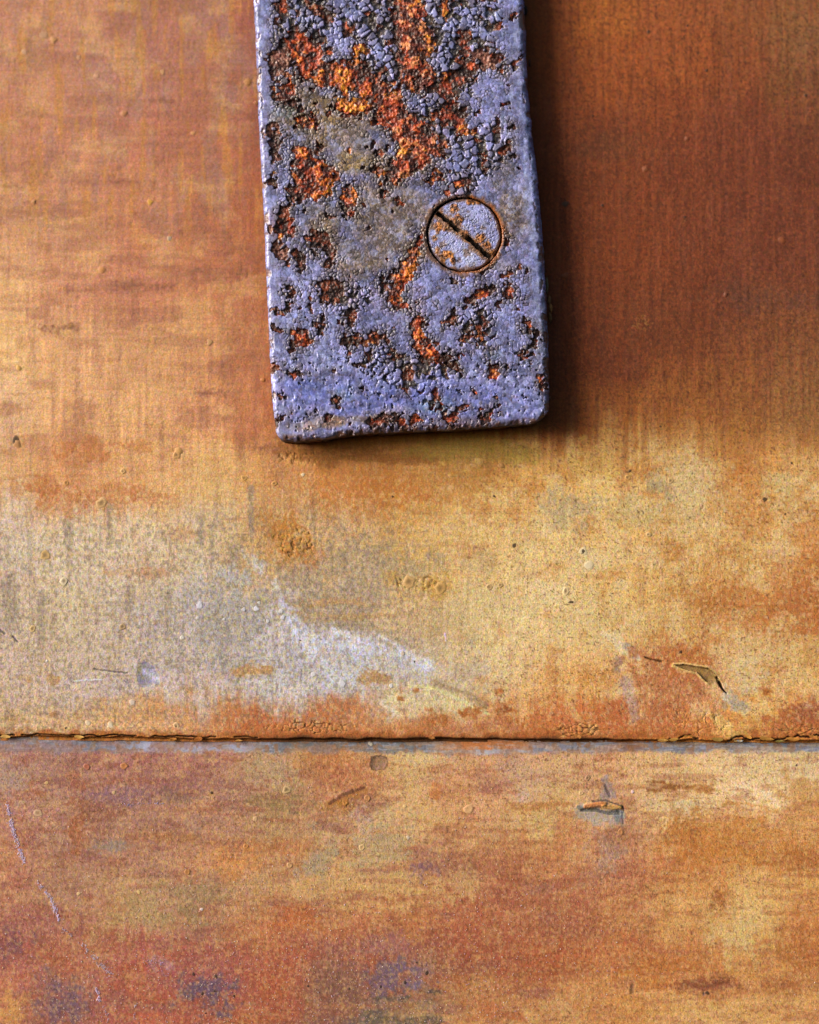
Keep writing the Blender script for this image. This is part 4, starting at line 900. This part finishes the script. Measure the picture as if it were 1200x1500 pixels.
# ---- colour
C = np.zeros(X.shape + (3,)) + np.array([142, 142, 194.])
def blot(x, y, rx, ry, col, op, k=.9):
    global C
    r = np.hypot((X - x) / rx, (Y - y) / ry) - k * nB * 1.6 - .5 * nA
    C = mixc(C, sst(1.25, .3, r) * op, col)
blot(430, 440, 60, 120, (176, 180, 238), .85); blot(415, 300, 24, 60, (180, 184, 240), .75); blot(520, 470, 90, 60, (156, 158, 220), .6)
blot(650, 420, 60, 40, (150, 152, 214), .6); blot(755, 420, 30, 70, (152, 156, 222), .65); blot(770, 540, 40, 60, (110, 118, 160), .8); blot(700, 590, 120, 40, (112, 116, 176), .65)
blot(560, 590, 190, 34, (104, 112, 190), .75); blot(450, 570, 60, 20, (100, 114, 196), .7); blot(760, 160, 40, 160, (138, 142, 192), .7); blot(700, 60, 60, 60, (166, 170, 222), .7); blot(640, 100, 60, 60, (166, 168, 222), .6)
blot(560, 40, 130, 60, (164, 166, 218), .7); blot(430, 30, 40, 40, (150, 156, 200), .6)
TN = (152, 122, 88)
for (x, y, rx, ry, c, o) in [(505, 190, 80, 50, (136, 112, 86), .95), (530, 215, 50, 40, (132, 112, 102), .7), (450, 140, 46, 34, (128, 92, 46), .9), (470, 160, 40, 30, (150, 116, 62), .8), (505, 242, 60, 16, (182, 144, 66), .85), (455, 195, 40, 40, (150, 118, 66), .7),
                             (560, 320, 88, 76, (130, 106, 86), .95), (480, 320, 64, 54, (122, 106, 94), .85), (530, 385, 70, 34, (160, 128, 92), .85), (590, 300, 64, 54, (134, 112, 102), .8), (752, 310, 38, 64, (128, 104, 92), .9), (745, 250, 34, 40, (120, 108, 104), .7), (760, 130, 30, 60, (136, 128, 156), .5),
                             (470, 330, 16, 20, (172, 132, 70), .6), (735, 390, 40, 14, (150, 128, 120), .5), (485, 622, 40, 11, (180, 132, 96), .9), (545, 616, 40, 10, (164, 122, 104), .8), (440, 628, 30, 9, (150, 118, 110), .7), (690, 620, 40, 8, (140, 110, 120), .6), (775, 120, 10, 60, (130, 120, 140), .3),
                             (400, 340, 18, 30, (196, 134, 150), .7), (404, 570, 14, 30, (160, 130, 176), .6), (560, 440, 60, 30, (170, 146, 176), .5), (600, 470, 40, 30, (158, 140, 166), .45), (660, 330, 20, 70, (136, 124, 140), .4)]:
    blot(x, y, rx, ry, c, o)
for (x, y, rx, ry, c, o) in [(420, 165, 14, 9, (88, 112, 108), .8), (640, 596, 34, 14, (112, 156, 190), .7), (722, 524, 16, 12, (124, 164, 186), .7), (790, 500, 14, 40, (120, 140, 150), .5), (500, 580, 22, 12, (120, 150, 196), .6), (585, 440, 16, 12, (140, 176, 200), .6), (640, 285, 10, 10, (120, 150, 160), .4),
                             (470, 345, 14, 10, (140, 170, 196), .5), (400, 150, 10, 30, (196, 206, 222), .6), (590, 605, 30, 10, (128, 120, 140), .5), (455, 520, 50, 20, (170, 190, 222), .4), (495, 480, 40, 16, (156, 166, 214), .5)]:
    blot(x, y, rx, ry, c, o)
C = mixc(C, sst(18, 6, dl) * .7, (162, 164, 212)); C = mixc(C, sst(26, 10, dr) * .7 * (Y < 470), (128, 138, 190)); C = mixc(C, sst(22, 8, dr) * .6 * (Y > 440), (116, 122, 146))  # highlight of the left bevel put into the paint colour
C = C * (0.90 + .28 * (cellr - .4) * (1 - .6 * edge_strip))[..., None]
C = mixc(C, sst(.55, .95, cellr) * .3, (176, 160, 190)); C = mixc(C, sst(.42, .1, cellr) * sst(.0, .25, nA) * .4, (120, 104, 110))
ckc = np.where((big | (near > .4))[..., None], np.array([54, 42, 28.]), np.array([78, 68, 78.]))
tan_m = sst(20, -6, C[..., 2] - C[..., 0])
ckc = ckc * (1 - .5 * tan_m[..., None]) + np.array([56, 40, 24.]) * .5 * tan_m[..., None]
C = C + (ckc - C) * (crackm * (.82 + .18 * near))[..., None]
C = C * (1 + (.5 * nB + .45 * (fbm(X / 18, Y / 18, 893, 3) - .5)))[..., None]
C = mixc(C, tan_m * sst(.04, .22, nF + .5 * nA) * .6, (84, 64, 46)); C = mixc(C, tan_m * sst(.06, .22, nG - .4 * nA) * .5, (182, 152, 116))
C = mixc(C, edge_strip * sst(.0, .25, fbm(X / 7, Y / 16, 895, 4) - .5) * .6, (196, 200, 238)); C = mixc(C, edge_strip * sst(.02, .25, fbm(X / 9, Y / 20, 897, 4) - .5) * .6, (108, 106, 140))
C = mixc(C, pinm * .8, (48, 34, 30))
C = mixc(C, sst(.12, .34, nF + .6 * nG) * .4, (190, 192, 240)); C = mixc(C, sst(.1, .34, -nF + .6 * nA) * .42 * (1 - .7 * calm), (78, 74, 104))
C = mixc(C, hole * (.75 + nF), (50, 42, 26)); C = mixc(C, hole * sst(.05, .2, nA) * .8, (120, 58, 22))
TON = np.array([[(92, 38, 16), (132, 56, 20), (48, 22, 12)], [(146, 46, 14), (196, 78, 22), (66, 22, 10)], [(182, 74, 18), (230, 128, 42), (92, 30, 12)], [(214, 112, 20), (246, 166, 52), (140, 50, 12)], [(166, 72, 38), (226, 140, 82), (90, 32, 16)], [(142, 82, 66), (168, 112, 88), (96, 50, 36)]], float)
nT = fbm(X / 22, Y / 22, 859, 3) - .5
T2 = np.where(nT > .15, np.where(Tone == 0, 1, np.where(Tone == 1, 2, 3)), np.where(nT < -.04, np.where(Tone >= 2, 1, 0), Tone)); Tone = np.where((Tone == 5) | (fbm(X / 5, Y / 5, 857, 2) < .35), Tone, T2)
rc = TON[Tone, 0]; r2 = fbm(X / 9, Y / 9, 851, 3) - .5
rc = rc + (TON[Tone, 1] - rc) * sst(.0, .13, lum + .4 * nF)[..., None]
rc = rc + (TON[Tone, 2] - rc) * sst(.02, .12, r2)[..., None]
rc = mixc(rc, sst(.40, .02, Mc + .8 * nA) * .55, (76, 36, 18)); rc = mixc(rc, sst(.08, .18, -lum + .3 * nF) * .85, (50, 22, 12)); rc = mixc(rc, (fbm(X / 4, Y / 4, 855, 2) > .84) * .8, (236, 190, 170))
C = mixc(C, sst(6, 40, C[..., 2] - C[..., 0]) * .14, (134, 136, 200))
C = mixc(C, sst(.04, .22, fbm(X / 13, Y / 13, 889, 4) - .5) * .42 * (1 - .5 * calm), (92, 86, 112)); C = mixc(C, sst(.05, .22, fbm(X / 11, Y / 11, 891, 4) - .5) * .40, (182, 186, 230))
C = mixc(C, sst(-1.6, -.1, Mr + 1.2 * nB) * .18, (122, 82, 68))
C = C * (.93 + .10 * sst(.3, .8, cellr))[..., None]
C = np.where(rust[..., None], rc, C)
# dirty olive halo round the rust among the swollen cells
C = mixc(C, (~rust) * sst(-.55, -.05, Mc) * .30 * (1 - edge_strip), (74, 58, 40))
# rusty ring round the screw
C = mixc(C, sst(64, 57, scr + 14 * nA) * .8, (120, 78, 50)); C = mixc(C, sst(59.5, 56, scr + 7 * nA) * sst(-.1, .1, nB + .35 * (X - 680) / 60) , (150, 84, 42)); C = mixc(C, sst(55.2, 54.5, scr + 2.0 * nA + 2.4 * nB), (44, 28, 16))
C = mixc(C, ec * np.clip(sst(9, 4, dl) * .8 + sst(12, 5, dr) + sst(11, 4, db), 0, 1) * .85, (104, 62, 42))
C = mixc(C, sst(14, 2, db) * .6, (92, 74, 82)); C = mixc(C, sst(.05, .2, nA) * sst(12, 3, db) * .8, (92, 52, 32))
strap = thing('metal_strap', 'flat steel strap with crackled lilac-blue paint and orange rust, fixed by a slotted screw', 'metal strap', P(600, 640, 0))
Vs = np.stack([(X - 600) * U, -H * U, (1500 - Y) * U], -1)
lab = np.zeros(X.shape, int)
rf = rust[:-1, :-1] & rust[1:, 1:] & rust[1:, :-1] & rust[:-1, 1:]
comp = components(rf, 60, 250)
lab[rust] = 0
# swollen paint cells that can be told apart become parts
fl = big & (~rust) & (Y > -10)
ids, fi = np.unique(cid[fl], return_inverse=True); area = np.bincount(fi)
pick = np.argsort(-area)[:220]; rank = np.full(len(ids), -1); rank[pick[area[pick] > 45]] = np.arange((area[pick] > 45).sum())
lv = rank[fi]; tmp = np.zeros(fl.sum(), int); tmp[lv >= 0] = 5000 + lv[lv >= 0]; lab[fl] = tmp
def strap_table(k):
    if k == 0: return ('paint_coat', M_PAINT, strap, None)
    if k == 999: return ('rust_specks', M_RUST, strap, 'small scattered specks of rust')
    if k < 5000: return ('rust_patch', M_RUST, strap, None)
    return ('paint_flake', M_PAINT, split_grid.out[0], None)
flab = lab[:-1, :-1].copy(); flab[comp > 0] = 1000 + comp[comp > 0]; flab[comp < 0] = 999
so_ = split_grid(Vs, grid_faces(*X.shape), C, flab, strap_table, strap)
if 999 in so_: so_[999]['kind'] = 'stuff'
# sides and end face of the bar (down to the wall)
bx = np.concatenate([Vs[:, 0], Vs[-1, 1:], Vs[::-1, -1][1:]])
ccol = np.concatenate([C[:, 0], C[-1, 1:], C[::-1, -1][1:]])
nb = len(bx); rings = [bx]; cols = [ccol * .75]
cen = np.array(P(592, 300)); 
arc = np.arange(nb) * .9
isend = (bx[:, 2] < P(0, 612)[2])
for k, fz in enumerate((.72, .45, .2, 0.02)):
    q = bx.copy(); q[:, 1] = bx[:, 1] * fz
    out = bx - cen; out[:, 1] = 0; out[:, 2] = np.where(isend, out[:, 2], 0); out[:, 0] = np.where(isend, out[:, 0] * .2, out[:, 0]); out /= np.linalg.norm(out, axis=1)[:, None] + 1e-9
    n = fbm(arc / 11, arc * 0 + 3 * k, 861 + k, 3) - .42
    q = q + out * (n * (5.0 if k in (1, 2) else 2.4) * U)[:, None]
    if k == 3: q[:, 1] = 1.0 * U
    rings.append(q)
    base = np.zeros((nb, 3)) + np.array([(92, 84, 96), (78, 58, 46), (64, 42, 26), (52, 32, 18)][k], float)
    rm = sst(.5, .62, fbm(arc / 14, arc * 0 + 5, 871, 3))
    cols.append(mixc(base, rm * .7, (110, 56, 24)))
Vb = np.concatenate(rings); Cb = np.concatenate(cols); i = np.arange(nb - 1)
Fb = np.concatenate([np.stack([i + k * nb, i + (k + 1) * nb, i + 1 + (k + 1) * nb, i + 1 + k * nb], -1) for k in range(4)])
mesh_obj('bar_side', Vb, Fb, Cb, M_EDGE, strap, True, 'dark corroded edge of the bar, between painted face and wall')
# crumbs of paint hanging on the right-hand edge
def crumb(x, y, h, rx, ry, rz, c):
    V = []; F = []; C_ = []; ns, nr = 8, 4
    for a in range(nr + 1):
        th = math.pi * a / nr
        for b in range(ns):
            ph = 2 * math.pi * b / ns; k = rng.uniform(.78, 1.2)
            V.append(P(x + rx * k * math.sin(th) * math.cos(ph), y + ry * k * math.cos(th), h + rz * k * math.sin(th) * math.sin(ph))); C_.append(np.array(c) * rng.uniform(.8, 1.15))
    for a in range(nr):
        for b in range(ns):
            F.append((a * ns + b, a * ns + (b + 1) % ns, (a + 1) * ns + (b + 1) % ns, (a + 1) * ns + b))
    mesh_obj('paint_crumb', V, F, np.array(C_, float), M_EDGE, strap)
for (x, y, rx, ry, c) in [(802.5, 418, 2.6, 12, (120, 104, 74)), (806, 440, 3, 7, (128, 92, 52)), (808, 452, 3.4, 7, (140, 96, 50)), (807, 466, 3, 8, (112, 78, 44)), (797, 372, 2.2, 8, (110, 86, 56)), (786, 250, 2.4, 8, (92, 62, 36)), (788, 262, 2, 5, (70, 48, 30)), (805, 584, 2.6, 4, (110, 84, 60)),
                          (772, 12, 3.4, 7, (40, 30, 22)), (776, 150, 2.4, 5, (80, 50, 30)), (778, 90, 2, 6, (70, 42, 24)), (803, 492, 2.4, 6, (96, 70, 44)), (790, 300, 2.2, 6, (84, 56, 34))]:
    crumb(x - 1.2, y, 17, rx, ry, 4.0, c)

# ================================================================== SCREW
screw = thing('slotted_screw', 'round countersunk slotted screw head, lilac paint worn to rust, sunk in the strap', 'screw', P(680, 346.5, 26))
NR, NA = 96, 340
rr = np.linspace(0, 1, NR) ** .8 * 53.6; aa = np.linspace(0, 2 * np.pi, NA)
Rg, Ag = np.meshgrid(rr, aa)
X = 680 + Rg * np.cos(Ag); Y = 346.5 + Rg * np.sin(Ag)
nA = fbm(X / 8, Y / 8, 901, 4) - .5; nF = fbm(X / 3, Y / 3, 905, 2) - .5; nB = fbm(X / 24, Y / 24, 909, 3) - .5
sa = math.atan2(378 - 315, 718 - 645)
u = (X - 680) * math.cos(sa) + (Y - 346.5) * math.sin(sa); v = -(X - 680) * math.sin(sa) + (Y - 346.5) * math.cos(sa)
vv = v - 0.5 + 2.8 * nA + 1.5 * nB
slot = sst(3.9, 2.5, np.abs(vv) + 1.2 * nF) * sst(53, 50, np.abs(u))
fill = np.exp(-((u + 1) / 8.5) ** 4) * .95 + .45 * sst(.03, .2, nA) * sst(-1, 3, vv)
H = 37.5 + 1.6 * (1 - (Rg / 52.5) ** 2) + .8 * nB + .5 * nF
f1, f2, _, _, ci = worley(X / 5 + 3 * nA + nF, Y / 5 - 3 * nB, 911, 1.0); e = f2 - f1; ck = (1 - sst(.03, .14, e)) * sst(.42, .55, fbm(X / 7, Y / 7, 917, 2))
H += .35 * sst(0, .6, e) - .8 * ck + 1.2 * nA - 9.5 * slot * (1 - np.clip(fill, 0, 1))
H -= bev(53.6 - Rg, 4, 4)
C = np.zeros(X.shape + (3,)) + np.array([170, 168, 212.])
C = mixc(C, sst(-.1, .2, nB) * .5, (142, 140, 180)); C = mixc(C, sst(.05, .25, nA) * .5, (128, 120, 140)); C = mixc(C, sst(.1, .3, nF) * .5, (206, 206, 236)); C = mixc(C, ck * .6, (84, 74, 84)); C = mixc(C, np.exp(-(((X - 684) / 20) ** 2 + ((Y - 378) / 14) ** 2)) * .6, (206, 208, 236))
Rm = np.full(X.shape, -9.0)
for (x, y, r) in [(644, 334, 9), (652, 336, 8), (656, 374, 8), (650, 380, 6), (662, 384, 5), (704, 350, 8), (714, 362, 8), (672, 326, 8), (690, 298, 8), (700, 299, 6), (640, 368, 6), (706, 372, 6), (664, 306, 7), (634, 352, 5), (718, 372, 7), (680, 346, 5), (673, 332, 5)]:
    Rm = np.maximum(Rm, (1 - np.hypot(X - x, Y - y) / r) * r / 8)
rusts = (Rm + 1.4 * nA > 0) & (slot < .5)
rm = sst(-.1, .5, Rm + 1.4 * nA)
C = mixc(C, rm, (158, 92, 46)); C = mixc(C, rm * sst(.0, .16, nF), (206, 128, 56)); C = mixc(C, rm * sst(.0, .16, -nF), (84, 46, 24))
H += rm * 3.2 * (fbm(X / 5, Y / 5, 915, 3) - .35)
C = mixc(C, sst(11, 4.0, np.abs(vv - 1.5) + 9 * nA) * sst(54, 50, np.abs(u)) * .85, (128, 88, 58)); C = mixc(C, sst(11, 4.0, np.abs(vv + 1) + 9 * nB) * sst(.02, .2, nF) * .7, (176, 104, 50)); C = mixc(C, slot, (44, 30, 20)); C = mixc(C, slot * np.clip(fill, 0, 1), (140, 92, 58)); C = mixc(C, (1 - slot) * sst(.08, .26, fbm(X / 12, Y / 12, 921, 4) - .5) * .7, (120, 88, 72))
C = mixc(C, sst(48, 53, Rg + 9 * nA) * .7, (112, 66, 34)); C = mixc(C, sst(52.6, 53.6, Rg + 2 * nA), (46, 30, 18))
Vc = np.stack([(X - 600) * U, -H * U, (1500 - Y) * U], -1)
cs = components(rusts[:-1, :-1] & rusts[1:, 1:], 30, 40)
labs = np.where(slot[:-1, :-1] > .5, 2, np.where(cs > 0, 10 + cs, 0))
split_grid(Vc, grid_faces(*X.shape)[..., ::-1], C, labs, lambda k: ('head', M_PAINT, screw, None) if k == 0 else (('slot', M_EDGE, screw, 'dark diagonal slot half filled with rust') if k == 2 else ('rust_patch', M_RUST, screw, None)), screw)
# side of the head, going down into the hole
k = NA
ring0 = Vc[:, -1]; ring1 = ring0.copy(); ring1[:, 1] = -24 * U
i = np.arange(k - 1)
mesh_obj('head_side', np.concatenate([ring0, ring1]), np.stack([i, i + 1, i + 1 + k, i + k], -1), np.tile([(52, 32, 18)], (2 * k, 1)), M_EDGE, screw)
